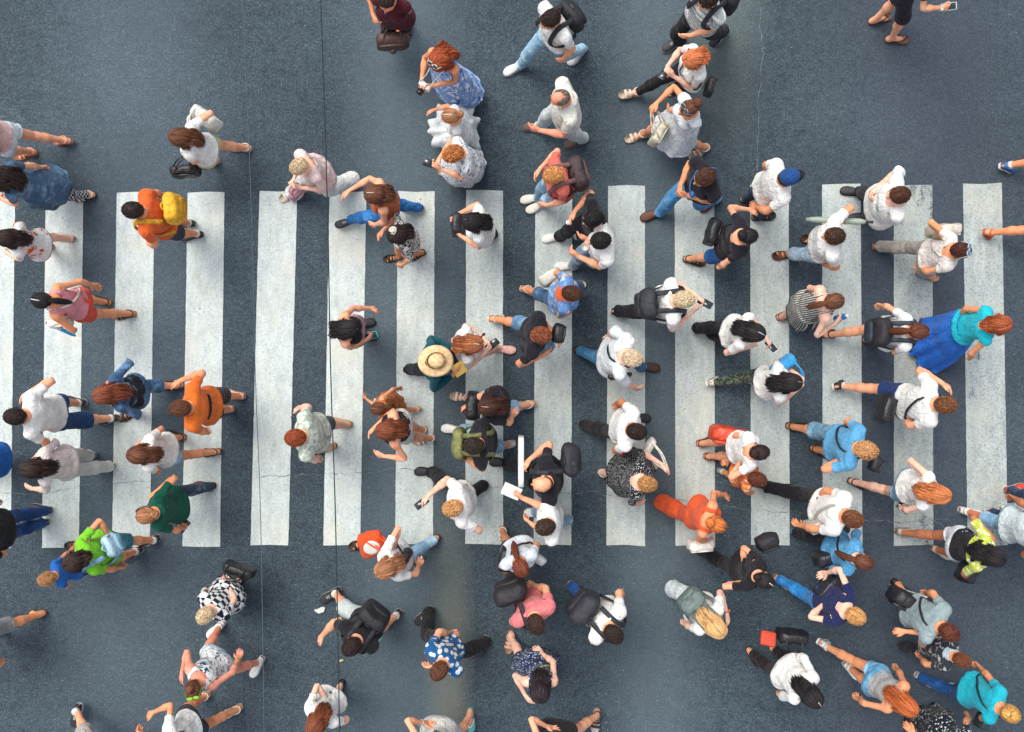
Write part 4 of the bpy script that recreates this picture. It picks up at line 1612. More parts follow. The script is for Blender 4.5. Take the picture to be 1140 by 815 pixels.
@extra
def bag(ps, part, rng, col, label, pos, size=(.30, .12, .24), yaw=0, strap=None, style='hand', group='bags carried by hand', mat='leather', tilt=0):
    """bag hanging at photo position pos=(px,py,z of its centre); strap: +1/-1 crossbody shoulder (rest x), 'hand' handles, None"""
    c = w3(pos[0], pos[1], pos[2] * ps.S) - np.array([ps.P[0], ps.P[1], 0])
    R = Rz(math.radians(yaw)) @ Rx(math.radians(tilt))
    m = (LEATHER if mat == 'leather' else NYLON)(col) if mat != 'cloth' else cloth(col)
    v, f = rbox((0, 0, 0), size, min(size) * .30, 6, bulge=.10)
    tp = 1 - .22 * (v[:, 2] / size[2] + .5)
    v = v * np.stack([1 - .12 * (v[:, 2] / size[2] + .5), tp, np.ones(len(v))], 1)
    v = v + (.006 * np.sin(v * 45 + 1).sum(1))[:, None] * np.array([.3, 1, .2])
    o, sub = thing({'hand': 'handbag', 'sack': 'shopping_bag', 'emblem': 'shopping_bag', 'pack': 'shoulder_bag'}.get(style, 'handbag'), label, 'bag', group, v @ R.T + c, f, m, ps, rest=v)
    if style == 'emblem':
        a_ = np.arange(24) / 24 * 2 * math.pi
        V = np.concatenate([np.stack([r_ * np.cos(a_), np.full(24, y_), r_ * np.sin(a_)], 1) for r_, y_ in ((.085, -size[1] * .40), (.085, -size[1] * .60), (.06, -size[1] * .615), (.001, -size[1] * .62))])
        sub('emblem', V @ R.T + c, grid_faces(4, 24, True), plain('white_print', 'd8d6cc', .7))
    elif style != 'sack':
        v, f = rbox((0, -size[1] * .50, size[2] * .14), (size[0] * .82, size[1] * .20, size[2] * .52), size[1] * .08, 3)
        sub('flap', v @ R.T + c, f, m)
        v, f = rbox((0, -size[1] * .62, -size[2] * .06), (.03, .01, .02), .004, 2)
        sub('clasp', v @ R.T + c, f, METAL)
    if strap in (1, -1):
        v, f = crossbody(ps, strap, .022, .034)
        V = ps.skin(v, ps.torso_w(v))
        sub('strap', V, f, m)
    else:
        hd = min(ps.hand, key=lambda q: np.linalg.norm(q - np.array([ps.P[0], ps.P[1], 0]) - c)) - np.array([ps.P[0], ps.P[1], 0])
        for s in (-1, 1):
            tops = [c + R @ np.array([x, s * size[1] * .30, size[2] * .47]) for x in (-size[0] * .28, size[0] * .28)]
            pk = hd if np.linalg.norm(hd - c) < .55 else c + np.array([0, 0, size[2] * .5 + .18])
            pk = pk + R @ np.array([0, s * .012, 0])
            pts = spline([tops[0], tops[0] * .45 + pk * .55 + R @ np.array([-.03, 0, .02]), pk, tops[1] * .45 + pk * .55 + R @ np.array([.03, 0, .02]), tops[1]], 20)
            v, f = tube(pts, .008, 6)
            sub('handle', v, f, m)

@extra
def held(ps, part, rng, kind, label, at, col=None):
    """something small in the hand nearest to the photo point at"""
    base = np.array([ps.P[0], ps.P[1], 0])
    tgt = w2(at[0], at[1], 1.0 * ps.S)
    i = int(np.argmin([np.linalg.norm(q[:2] - tgt) for q in ps.hand]))
    Rh, d, pn, th = ps.handR[i]
    c = ps.hand[i] - base
    if kind == 'phone':
        up = nrm(np.array([0, 0, 1.0]) * .8 + d * -.25 + pn * -.15)
        x = nrm(d - up * (d @ up))
        R = np.stack([np.cross(x, up) * -1, x, up], 1)
        if np.linalg.det(R) < 0:
            R[:, 0] *= -1
        c = c + d * .03 + up * .012
        v, f = rbox((0, 0, 0), (.076, .152, .010), .0048, 4)
        o, sub = thing('phone', label, 'phone', 'phones held in the hand', v @ R.T + c, f, plain('phone_case', col or '161618', .3), ps)
        v, f = rbox((0, 0, .0055), (.066, .134, .002), .0009, 2)
        sub('screen', v @ R.T + c, f, plain('phone_screen', '20262c', .08, spec=.8))
    elif kind == 'bottle':
        pr = [(0, -.11), (.030, -.11), (.034, -.10), (.034, .04), (.030, .06), (.013, .09), (.013, .105)]
        a = np.arange(16) / 16 * 2 * math.pi
        V = np.concatenate([np.stack([r * np.cos(a), r * np.sin(a), np.full(16, z)], 1) for r, z in pr]); f = grid_faces(len(pr), 16, True)
        R = frame(nrm(np.array([.2, .1, 1.0])), d) [:, [1, 2, 0]]
        o, sub = thing('water_bottle', label, 'bottle', None, V @ R.T + c + d * .02, f, plain('bottle', col or '2f6fb5', .2), ps)
        V = np.concatenate([np.stack([r * np.cos(a), r * np.sin(a), np.full(16, z)], 1) for r, z in [(0, .128), (.014, .128), (.016, .122), (.016, .103)]]); f = grid_faces(4, 16, True)[:, ::-1]
        sub('bottle_cap', V @ R.T + c + d * .02, f, plain('bottle_cap', 'd8d8d4', .4))
    elif kind == 'paper':
        n = 7; u = np.linspace(-.5, .5, n)
        X, Y = np.meshgrid(u * .13, u * .19, indexing='ij')
        g = np.stack([X, Y, .02 * np.sin(X * 22) + .01 * np.cos(Y * 15)], -1).reshape(-1, 3)
        f = grid_faces(n, n)
        V = np.concatenate([g, g - np.array([0, 0, .004])]); ff = np.concatenate([f, f[:, ::-1] + n * n])
        R = np.stack([np.cross(d, [0, 0, 1.0]), d, np.array([0, 0, 1.0])], 1)
        thing('paper_sheet', label, 'paper', None, V @ R.T + c + d * .04 + np.array([0, 0, .02]), ff, plain('paper', col or 'd8d6cc', .7), ps)
    elif kind == 'camera':
        mb = MB()
        v, f = rbox((0, 0, 0), (.13, .06, .085), .014, 4); mb.add(v, f)
        v, f = rbox((0, 0, .05), (.05, .045, .03), .010, 3); mb.add(v, f)
        V, f = mb.arrays()
        R = np.stack([np.cross(ps.fwd, [0, 0, 1.0]), ps.fwd, np.array([0, 0, 1.0])], 1)
        o, sub = thing('camera', label, 'camera', None, V @ R.T + c, f, plain('camera_body', col or '19191b', .4), ps)
        a = np.arange(20) / 20 * 2 * math.pi
        V = np.concatenate([np.stack([r * np.cos(a), np.full(20, y), r * np.sin(a)], 1) for r, y in [(.034, .025), (.034, .07), (.036, .072), (.036, .10), (.030, .103), (.026, .09), (0, .088)]])
        sub('lens', V @ R.T + c, grid_faces(7, 20, True)[:, ::-1], plain('camera_lens', '101114', .15))
        nk = ps.T['neck'][1] - base
        for s in (-1, 1):
            q = spline([c + R @ np.array([s * .065, 0, .03]), (c + nk) / 2 + ps.fwd * .06 - ps.left * s * .05, nk + ps.fwd * .06 - ps.left * s * .07 + np.array([0, 0, .01]), nk - ps.fwd * .06 - ps.left * s * .05 + np.array([0, 0, .03])], 16)
            v, f = tube(q, .006, 5); sub('strap', v, f, NYLON(col or '19191b'))
    elif kind == 'cup':
        a = np.arange(16) / 16 * 2 * math.pi
        V = np.concatenate([np.stack([r * np.cos(a), r * np.sin(a), np.full(16, z)], 1) for r, z in [(0, -.06), (.026, -.06), (.040, .06), (.037, .06), (.034, .03), (0, .03)]]); f = grid_faces(6, 16, True)
        o, sub = thing('drinking_cup', label, 'cup', None, V + c + d * .02, f, plain('cup', col or 'c9c6bd', .3), ps)
    elif kind == 'ball':
        th_ = np.linspace(.01, math.pi - .01, 9); a = np.arange(12) / 12 * 2 * math.pi
        V = np.stack([np.sin(th_)[:, None] * np.cos(a), np.sin(th_)[:, None] * np.sin(a), np.cos(th_)[:, None] * np.ones(12)], -1).reshape(-1, 3) * np.array([.026, .026, .02])
        thing('bottle_cap', label, 'bottle cap', None, V + c + d * .05, grid_faces(9, 12, True)[:, ::-1], plain('white_plastic', col or 'dcdad4', .4), ps)

@extra
def stick(ps, part, rng, name, label, cat, p0, p1, r, col, rough=.5):
    base = np.array([ps.P[0], ps.P[1], 0])
    a = w3(p0[0], p0[1], p0[2]) - base; b = w3(p1[0], p1[1], p1[2]) - base
    t = np.linspace(0, 1, 12)
    prof_ = np.interp(t, [0, .06, .1, .85, .9, 1], [.55, .9, 1, 1.0, .8, .5]) if r > .012 else np.ones(12)
    v, f = tube(a + (b - a) * t[:, None], r * prof_, 12)
    o, sub = thing(name, label, cat, None, v, f, plain(name, col, rough, bump=.3), ps)
    if r > .012:
        v, f = tube([a, a - nrm(b - a) * .07], r * .45, 8); sub('handle', v, f, plain('dark_handle', '2a2a2a', .4))
        v, f = tube([a + (b - a) * .30, a + (b - a) * .36], r * 1.12, 12); sub('tie_band', v, f, plain('tie_band', 'b0a890', .6))

@extra
def board(ps, part, rng, name, label, cat, pos, size, yaw=0, pitch=0, col='d9d8d2', r=.012):
    c = w3(*pos) - np.array([ps.P[0], ps.P[1], 0])
    v, f = rbox((0, 0, 0), size, r, 4)
    v = v @ (Rz(math.radians(yaw)) @ Rx(math.radians(pitch))).T + c
    thing(name, label, cat, None, v, f, plain(name, col, .7, bump=.2), ps)

@extra
def scarf(ps, part, rng, col):
    th = np.linspace(0, 2 * math.pi, 25)[:-1]
    mb = MB()
    for k in range(3):
        c = np.stack([(.070 + .008 * k) * np.sin(th), -.012 + (.072 + .010 * k) * np.cos(th), 1.478 - .020 * k + .006 * np.sin(3 * th + k)], 1)
        v, f = tube(c, .017, 8, close=True); mb.add(v, f)
    V, f = mb.arrays()
    part('scarf', ps.one(V, 'chest'), f, cloth(col), V)
# ---------------------------------------------------------------- the crowd: photo pixels of head, feet and hands; facing 0 = right, 90 = up
W_ = 'e6e4de'; K_ = '202023'; SN = ('sneaker', 'd5d3cd', 'e6e4de'); SNK = ('sneaker', '26262a', 'cfcdc8'); SD = ('sandal', '33241d', '5a4334'); SDW = ('sandal', 'd2c9bb', 'cdbfa8'); SHB = ('shoe', '3a241a', '2a1c16'); SHK = ('shoe', '1c1b1d', '1a1a1b'); FL = ('flip', '2b2522', '7a6a58')
BJ = ('denim', '3d5d7e', '7398b6'); LJ = ('denim', '86adc8', 'bdd2de'); DJ = ('denim', '27354c', '4a5d78')

# left edge ---------------------------------------------------------
P('person in pale pink sleeveless top and white shorts, cut off by the left edge', (-44,136), 184, 1.66, 'f', F=[(70,158),(27,171)], H=[(-2,172,.9)], top=('tank','d9b3ad'), bot=('mini','d8dde0'), shoe=('sandal','c98f70','a56a52'), hair=('pony','brown',1.35), extra=[('scarf','a9b4b4')])
P('person in long blue denim dress and patterned leggings at the left edge', (-8,196), 180, 1.68, 'f', F=[(93,218),(52,196)], H=[(2,224,.95)], dress=('tee',('denim','45627e','7d98ad'),.50,.06), bot=('leggings',('check','1d1e22','a9aeb0',40)), shoe=('sandal','cfc6b8','3a332e'), hair=('curly','dark',1.20), curl=(1.1,.5),
  extra=[('bag','9aa3a0','grey paper bag held by person in denim dress','BAGPOS',(.16,.10,.20),80,None,'sack','bags carried by hand','cloth')][:0])
P('child in white tee with orange print and khaki shorts', (2,264), 180, 1.56, 'f', F=[(70,265),(46,275)], H=[(8,284,.85)], top=('tee',('floral','d9dcd8','c8552c',9)), bot=('mini','6d6247'), shoe=('shoe','c9a58e','b39a86'), hair=('long','dark',1.26), skin='d')
P('person in orange tee carrying a yellow backpack', (145,233), 180, 1.76, 'm', F=[(212,262),(203,248)], H=[(168,276,.85)], top=('tee','dd6430'), bot=('knee','2f3440'), shoe=SNK, hair=('crop','dark'), skin='b', fat=1.08,
  extra=[('backpack','dca61f','yellow backpack on person in orange tee',(.28,.15,.38),-1,1.22,.07,'c88f17')])
P('person in white blouse and pale yellow skirt with bare legs', (197,151), 184, 1.66, 'f', F=[(266,165),(230,180)], H=[(216,130,1.05),(208,176,.95)], top=('blouse',W_), bot=('mini','cfcb96'), shoe=SDW, hair=('long','brown',1.30), curl=(1.2,1.2), twist=-8,
  extra=[('bag','1c1a1b','black handbag with gold clasp held by person in white blouse',(206,190,.62),(.30,.12,.22),5), ('bag','d8d6cb','white cloth bag under the arm of person in white blouse',(229,131,.85),(.30,.15,.28),-35,None,'sack','bags carried by hand','cloth')])
P('person in pale pink blouse and wide white trousers', (331,184), 215, 1.62, 'f', F=[(386,206),(322,218)], H=[(326,204,1.1),(330,212,1.05)], top=('wide','dcc3bd'), bot=('wide','d9dad6'), shoe=SDW, hair=('short','pale'), skin='d', fat=1.1, pitch=25,
  extra=[('bag','a3707e','mauve purse held by person in pink blouse',(331,214,1.0),(.20,.06,.13),40)])
P('person in pink tank top and coral shorts swinging an arm back', (43,334), 178, 1.68, 'f', F=[(137,350)], H=[(109,316,.95),(62,358,1.0)], top=('tank','d98d93'), bot=('mini','d65440'), shoe=('sandal','2a2220','8f7f4f'), hair=('pony','black',1.36), skin='b', lean=9,
  extra=[('clip','b9bcc0',.0), ('bag','d3cdc0','white shoulder bag hanging beside person in pink tank top',(67,358,.95),(.22,.10,.20),10,-1,'pack'), ('stick','ribbon_roll','bright blue rolled ribbon hanging from white shoulder bag','ribbon',(58,362,.75),(84,374,.55),.020,'1f9fd6')])
P('person in white tee and navy shorts near the left edge, fist raised', (13,464), 180, 1.78, 'm', F=[(120,466)], H=[(30,433,1.15),(52,496,.85)], top=('tee',W_), bot=('cargo','26466e'), shoe=SNK, hair=('crop','dark'), skin='a')
P('person in blue denim jacket with black vest over it and blue denim capris', (112,440), 192, 1.68, 'f', F=[(190,430),(142,462)], H=[(122,420,1.05),(125,452,1.05)], top=('elbow',BJ), top2=('tank','24222a'), bot=('capri',BJ), shoe=SD, hair=('long','auburn',1.12), pitch=25,
  extra=[])
P('person in pale pinkish top and white trousers wearing bracelets', (30,523), 182, 1.66, 'f', F=[(114,520),(92,506)], H=[(36,510,1.1),(32,546,.95)], top=('elbow','dccfca'), bot=('trousers','d2d3ce'), shoe=('shoe','d9d9d6','cfcfca'), hair=('long','dark',1.16), skin='d', extra=[('wristwatch','R','c9c4b8',3)])
P('person in bright blue top just entering at the left edge', (-50,519), 180, 1.70, 'm', F=[(-12,512),(-40,524)], top=('tee','1f5fae'), bot=('jeans',DJ), shoe=SNK, hair=('crop','black'))
P('person in white tee and pale denim shorts walking left in black sandals', (150,507), 178, 1.64, 'f', F=[(234,503)], H=[(153,493,1.15),(172,520,.95)], top=('tee',W_), bot=('mini',LJ), shoe=SD, hair=('long','brown',1.24), skin='b')
P('person in dark green polo and grey jeans holding a black phone', (160,575), 190, 1.70, 'f', F=[(226,542),(160,566)], H=[(171,544,1.05),(206,590,.95)], top=('polo','14503f'), bot=('jeans',('denim','3b4856','77889a')), shoe=('shoe','5a2d22','4a251c'), hair=('bun','light'), skin='b', fat=1.0, twist=-12, curl=(1.2,1.0),
  extra=[('held','phone','black phone in the hand of person in green polo',(206,568))])
P('person in black jacket and blue jeans at the lower left edge', (-52,604), 182, 1.76, 'm', F=[(40,583)], top=('jacket','232226'), bot=('jeans',('denim','24457a','3a66a0')), shoe=SNK, hair=('crop','black'))
P('person in bright green tee with a pale blue pack on the back', (78,628), 205, 1.70, 'f', F=[(165,603),(146,617)], H=[(130,598,1.0)], top=('tee','78c22e'), bot=('knee',('denim','3f8090','6ba6b2')), shoe=SNK, hair=('bob','dark'), skin='b', fat=1.12, pitch=22,
  extra=[('backpack','a9c8d6','pale blue pack on person in bright green tee',(.22,.13,.26),-1,1.18,.0,'7fa8bd')])
P('child in blue tee walking before the person in green', (49,646), 200, 1.25, 'm', F=[(80,607)], top=('tee','2a66b8'), bot=('shorts','31405a'), shoe=('sandal','4a2f26','3a2a24'), hair=('crop','sandy'), child=True, skin='b')
P('person in grey shorts and flat sandals at the lower left edge', (-72,742), 195, 1.72, 'm', F=[(38,684),(-6,706)], top=('tee','6a6f74'), bot=('knee','8b8f90'), shoe=('none',''), hair=('short','brown'), skin='b')
P('person in light grey trousers and dark sneakers cut off by the bottom edge', (82,880), 264, 1.70, 'm', F=[(82,790),(90,838)], top=('tee','8b8a86'), bot=('cargo','a39f98'), shoe=SNK, hair=('short','grey'))
# lower left --------------------------------------------------------
P('person in orange tee with a black bar across the back', (198,455), 180, 1.76, 'm', F=[(258,440),(246,456)], H=[(197,421,1.05)], top=('tee','e06f2c'), bot=('cargo','3c3a3a'), shoe=('shoe','c89a86','b9b2a6'), hair=('crop','brown'), skin='b', fat=1.1, extra=[('print','1d1b1b',(0,-.14,1.24),(.24,.035),True)])
P('person in pale green camouflage shirt', (327,488), 182, 1.78, 'm', F=[(377,472),(360,498)], H=[(331,452,.95)], top=('tee',('camo','a9b3a2','ccd0c2',16,'8f9b8a')), bot=('knee','4a4c50'), shoe=('shoe','b08a62','8f6f50'), hair=('crop','red'), skin='d', fat=1.14)
P('person in black and white checked dress', (226,687), 228, 1.60, 'f', F=[(262,652),(247,668)], H=[(254,646,.9),(226,668,.95)], dress=('tee',('check','e0e0dc','1f2430',15),.34,.02), shoe=('shoe','2a2626','1e1c1c'), hair=('short','pale'), skin='d', fat=1.14, curl=(.6,1.2),
  extra=[('bag','1b1b1e','black handbag trailing behind person in checked dress',(266,634,.62),(.34,.11,.20),-20)])
P('person in white floral playsuit with green sunglasses on the head', (214,770), 232, 1.66, 'f', F=[(240,702),(285,743)], H=[(270,729,.85),(199,750,1.0)], top=('tank',('floral','dddfdc','2f4560',20)), bot=('mini',('floral','d5dcdc','5f93b5',16)), shoe=SN, hair=('topbun','brown'), skin='r', lean=10, hy=50, extra=[('sunglasses','5c8a1e','8fd016'),('wristwatch','L','b48a4a',3)])
P('person in white blouse with one bare leg back, cut off by the bottom edge', (178,838), 200, 1.66, 'f', F=[(257,792)], H=[(166,790,1.0),(150,812,1.0)], top=('scoop' if 0 else 'blouse',W_), bot=('mini','3b3f48'), shoe=SDW, hair=('long','dark',1.16), skin='b', curl=(1.0,1.0),
  extra=[])
# left middle -------------------------------------------------------
P('person in rust top and bright blue jeans striding', (415,215), 188, 1.66, 'f', F=[(379,248),(458,232)], H=[(383,213,1.0),(415,253,.95)], top=('tank','b0603c'), bot=('jeans',('denim','2767a8','4f93cc')), shoe=SNK, hair=('long','brown',1.30), skin='a', extra=[('clip','b9b0a0')])
P('child in black and white leopard blouse with a white hair flower', (440,260), 196, 1.42, 'f', F=[(463,284),(437,288)], H=[(421,258,1.1),(447,299,.8)], top=('elbow',('leopard','d0ccc2','201d1c',30)), bot=('mini',BJ), shoe=SD, hair=('long','dark',1.16), child=True, skin='b', extra=[('flower','cdc8b8',(.03,-.02,1.73))])
P('person in black tank top looking at a turquoise phone', (386,366), 2, 1.64, 'f', F=[(406,361),(408,373)], H=[(417,341,.95),(411,378,.95)], top=('strap','1f1d20'), bot=('mini','b98c96'), shoe=SHK, hair=('long','black',1.30), skin='a', pitch=28, lean=-3, curl=(.9,1.1),
  extra=[('held','phone','turquoise phone held by person in black tank top',(412,374),'39b8c4')])
P('small child in orange patterned dress holding out both arms', (420,455), 190, 1.12, 'f', F=[(462,456)], H=[(446,430,.85),(407,443,.85)], dress=('tank',('floral','bf7038','7a3d1c',40),.60,.05), shoe=SDW, hair=('pony','brown',1.40), child=True, skin='b')
P('person in black tank top and white shorts beside the small child', (428,480), 184, 1.66, 'f', F=[(471,489),(462,478)], H=[(413,478,1.05),(424,512,1.0)], top=('strap','262224'), bot=('mini','d6d3ca'), shoe=SDW, hair=('long','auburn',1.20), skin='a', fat=1.05, pitch=22)
P('person in white top and light jeans holding a phone behind the back', (427,636), 205, 1.68, 'f', F=[(478,603),(399,607)], H=[(471,628,.95),(444,611,1.05)], top=('tee',W_), top2=None, bot=('jeans',LJ), shoe=SD, hair=('long','light',1.30), skin='a', curl=(1.1,.4),
  extra=[('held','phone','black phone held out by person in white top and light jeans',(472,626)), ('bag','d8532c','orange cloth bag with white round emblem under the arm of person in light jeans',(414,606,1.0),(.27,.11,.27),15,None,'emblem','bags carried by hand','cloth',-62), ('bag','2a2022','dark shoulder bag between white top and phone of striding person',(449,622,.95),(.22,.10,.24),60,-1,'pack'), ('wristwatch','R','2a2522')])
P('person in black tee, white shorts and black backpack', (390,722), 222, 1.77, 'm', F=[(367,664),(436,690)], H=[(354,710,.95),(384,690,1.0)], top=('tee','232327'), bot=('knee','c2ccc8'), shoe=SNK, hair=('short','dark'), skin='a', twist=10,
  extra=[('backpack','1d1d22','black backpack on person in black tee and white shorts',(.30,.16,.42))])
P('person in white tee cut off by the bottom edge under the overhead cable', (349,812), 240, 1.66, 'f', F=[(376,770),(368,780)], H=[(386,806,.8),(372,782,1.0)], top=('tee',W_), bot=('mini','2f6f6a'), shoe=SHK, hair=('long','auburn',1.2), skin='d')
P('person in blue shirt with white leaves and black trousers', (488,749), 232, 1.74, 'm', F=[(472,687),(535,721)], H=[(505,702,.9),(478,742,.95)], top=('tee',('leaf','1f5688','d3d9d6',17)), bot=('trousers','242326'), shoe=SNK, hair=('crop','brown'), skin='a')
P('person in flip flops reaching forward, cut off by the bottom edge', (482,848), 262, 1.70, 'f', F=[(523,803),(470,828)], H=[(471,797,1.0)], top=('tank','d7d5cc'), bot=('mini','c9ccca'), shoe=('flip','e0e2e0','5fc3c4'), hair=('long','brown',1.2), skin='a', extra=[('wristwatch','R','b8b4aa')])
# top row -----------------------------------------------------------
P('person in maroon top with brown handbag at the top edge', (430,-2), 255, 1.68, 'f', F=[(452,32),(440,46)], H=[(413,21,1.0),(441,24,.95)], top=('tee','4c1d26'), bot=('knee','3a2a28'), shoe=SD, hair=('updo','dark'), skin='b', fat=1.12, curl=(.6,1.2), extra=[('bag','4f342c','brown leather handbag carried by person in maroon top',(437,45,.60),(.34,.16,.26),5)])
P('person with white sunglasses in blue patterned dress', (487,66), 232, 1.66, 'f', F=[(522,104),(506,112)], H=[(466,97,1.05),(476,99,1.05)], dress=('tank',('floral','7f9fd0','dfe3ea',14,'27579c'),.28,.08), shoe=SD, hair=('curly','red',1.26), skin='b', pitch=28, curl=(1.1,1.1), extra=[('sunglasses','dcdad4','1b1c1f'),('held','camera','cream coloured camera held by person in blue dress',(474,90),'c9c5ba')])
P('child in puffy white tulle dress beside the floral dress', (501,128), 186, 1.36, 'f', F=[(508,142),(500,150)], H=[(478,122,.8)], dress=('sleeveless','dfe2e0',.36,.20,None,.10), shoe=SDW, hair=('bun','light'), child=True, skin='a', extra=[('clip','c9c6b8',-.0)])
P('person in white floral dress tapping a phone', (504,170), 200, 1.66, 'f', F=[(528,184),(500,190)], H=[(484,180,1.1),(483,188,1.1)], dress=('tee',('floral','dadcda','6d86a6',26),.30,.05), shoe=SDW, hair=('curlyshort','b8703c'), skin='a', pitch=34, curl=(1.1,1.0), extra=[('held','phone','black phone held by person in floral dress',(480,184))])
P('person in white tee, pale jeans and black backpack at the top', (613,19), 215, 1.78, 'm', F=[(573,77),(642,61)], H=[(628,69,.9),(602,20,.95)], top=('tee',W_), bot=('jeans',('denim','8fb6cc','bcd3dd')), shoe=SN, hair=('crop','dark'), skin='a', lean=8, extra=[('backpack','1e1e22','black backpack on person in white tee and pale jeans',(.30,.17,.42))])
P('person in white polo and white trousers', (624,107), 192, 1.74, 'm', F=[(640,157),(594,142)], H=[(594,147,1.0)], top=('polo','d6d4c8'), bot=('trousers','ccd3d4'), shoe=('shoe','4a3a34','a9a498'), hair=('bald','6f6a62',.80), skin='r', fat=1.16, pitch=24, extra=[('print','3b4440',(.09,.12,1.30),(.015,.07))])
P('person in salmon tee and light jeans with brown backpack', (616,194), 198, 1.72, 'f', F=[(597,229),(592,222)], H=[(597,188,1.0),(605,231,.9)], top=('tee','d0685a'), bot=('jeans',LJ), shoe=('sneaker','d9d6c8',W_), hair=('short','c08048'), skin='a', fat=1.08, pitch=24, extra=[('backpack','3a2b2c','dark brown backpack on person in salmon tee',(.32,.17,.42),0,1.20,0,'6a4a44')])
P('person in white striped tee with large black backpack at the top edge', (790,-3), 218, 1.80, 'm', F=[(749,50),(800,40)], H=[(763,42,.95)], top=('tee',('stripe_z','d9d9d4','9aa0a2',5)), bot=('trousers','252428'), shoe=SNK, hair=('short','dark'), skin='a', extra=[('backpack','202026','large black backpack on person in striped tee',(.34,.20,.46))])
P('person in white tee and black leggings at the top, sandalled foot stretched left', (772,64), 196, 1.68, 'f', F=[(697,107),(752,98)], H=[(737,77,1.1),(742,84,1.1)], top=('tee',W_), bot=('leggings','232226'), shoe=SDW, hair=('bob','b8683f'), skin='d', pitch=30, curl=(1.0,1.0), extra=[('held','phone','dark phone held by person in white tee and black leggings at the top',(736,80)), ('bag','1d1c1e','small black crossbody bag of person in white tee and black leggings',(790,96,.9),(.20,.09,.16),70,1,'pack')])
P('person in white sleeveless dress with sunglasses and cream bag', (768,119), 205, 1.66, 'f', F=[(708,153),(778,169)], H=[(724,115,1.1),(746,122,1.1)], dress=('sleeveless','dcdfe0',.56,.05), shoe=SDW, hair=('updo','brown'), skin='b', curl=(.8,.8), extra=[('sunglasses','8d8a88','25262a'),('bag','cfc6ae','cream handbag held before person in white sleeveless dress',(733,149,.80),(.26,.10,.26),60),('wristwatch','L','d4d0c6')])
P('person in black shorts and tee holding a white phone at the top right', (1046,-46), 8, 1.70, 'f', F=[(981,21),(1000,43)], H=[(1053,13,1.0)], top=('tee','2a272c'), bot=('knee','2c282e'), shoe=('flip','2c211c','6a4a38'), hair=('pony','brown',1.3), skin='a', extra=[('held','phone','white phone held by person in black at the top right',(1060,10),'d6d8d4'),('wristwatch','R','d0cec8')])
P('person in blue sneakers leaving at the right edge, only a foot visible', (1252,140), 4, 1.72, 'm', F=[(1121,186),(1186,178)], top=('tee','77706a'), bot=('knee','3a4450'), shoe=('sneaker','2c5f94','cfd2d2'), hair=('short','brown'), skin='b')
P('person in yellow shorts leaving at the right edge, one bare leg visible', (1232,230), 0, 1.66, 'f', F=[(1097,260),(1172,240)], top=('tank','c8c6bc'), bot=('mini','d2b93c'), shoe=('sandal','c4532c','a5482a'), hair=('long','brown',1.3), skin='b')
# middle ------------------------------------------------------------
P('person in straw hat and dark teal jacket', (484,402), 8, 1.68, 'f', F=[(462,411),(508,400)], H=[(510,388,1.0),(510,418,1.0)], top=('long','14535c'), bot=('trousers','22262c'), shoe=SHB, hair=('bob','brown'), skin='b', pitch=10, extra=[('hat','d8b484','straw'),('held','paper','yellow leaflet in the hand of person in straw hat',(511,416),'d0b25c')])
P('person in white tee using a phone beside the straw hat', (527,383), 2, 1.66, 'f', F=[(562,388),(516,378)], H=[(545,379,1.08),(547,390,1.08)], top=('tee','dcd7d0'), bot=('mini','c9bdb6'), shoe=('shoe','d9a99c','cfa090'), hair=('long','8a5030',1.18), skin='d', pitch=28, curl=(1.0,1.0), extra=[('clip','b6a98c',-.03),('wristwatch','L','1d1a1b'),('held','phone','dark phone held by person beside straw hat',(548,386))])
P('person in black tee and denim shorts with waist bag', (603,373), 350, 1.74, 'm', F=[(553,356),(605,380)], H=[(621,376,1.0),(606,398,1.0)], top=('tee','25242a'), bot=('knee',('denim','5f86a8','90b0c6')), shoe=SDW, hair=('short','7a4228'), skin='b', fat=1.1, extra=[('bag','1c1b1f','black camera bag in front of person in black tee',(621,371,1.05),(.20,.13,.16),80,1,'pack')])
P('person in black tee and light jeans with black handbag', (543,453), 182, 1.68, 'f', F=[(513,443),(585,450)], H=[(516,452,.95,'R'),(575,462,.95,'L')], top=('tee','252126'), bot=('capri',LJ), shoe=SDW, hair=('long','3a2018',1.14), skin='a', pitch=20, curl=(.8,1.2), extra=[('clip','9a7a60'),('bag','1f1f24','black handbag on the arm of person in black tee',(526,452,.9),(.30,.15,.26),85)])
P('person in black tee with olive pack worn on the front', (527,497), 182, 1.76, 'm', F=[(504,479),(560,495)], H=[(531,473,1.1),(508,506,1.0)], top=('tee','27262b'), bot=('capri',LJ), shoe=SN, hair=('short','2c241c'), skin='b', fat=1.08, curl=(1.0,1.0), extra=[('backpack','6f7040','olive pack on the chest of person in black tee',(.30,.12,.34),0,1.20,0,'5f6038',True),('wristwatch','L','1d1b1c')])
P('person in black with backpack carrying a white foam board', (604,540), 186, 1.80, 'm', F=[(558,516),(610,530)], H=[(583,511,1.05),(574,554,1.0)], top=('tee','242328'), bot=('trousers','25252a'), shoe=SHK, hair=('bald','brown'), skin='a', fat=1.2, curl=(.9,1.1), extra=[('backpack','25262c','large black backpack of person with foam board',(.29,.16,.38),1,1.22,.15),('board','foam_board','white foam board carried upright by person in black','board',(580,513,.95),(.06,.50,.40),0,0,'d5d6d2',.01),('held','paper','small white leaflet in the hand of person with foam board',(570,548),'dadad4')])
P('person in white tee just below the person carrying the foam board', (607,588), 188, 1.72, 'm', F=[(596,572),(624,580)], H=[(587,580,.95)], top=('tee',W_), bot=('jeans',LJ), shoe=SN, hair=('short','3a2a20'), skin='a', fat=1.02)
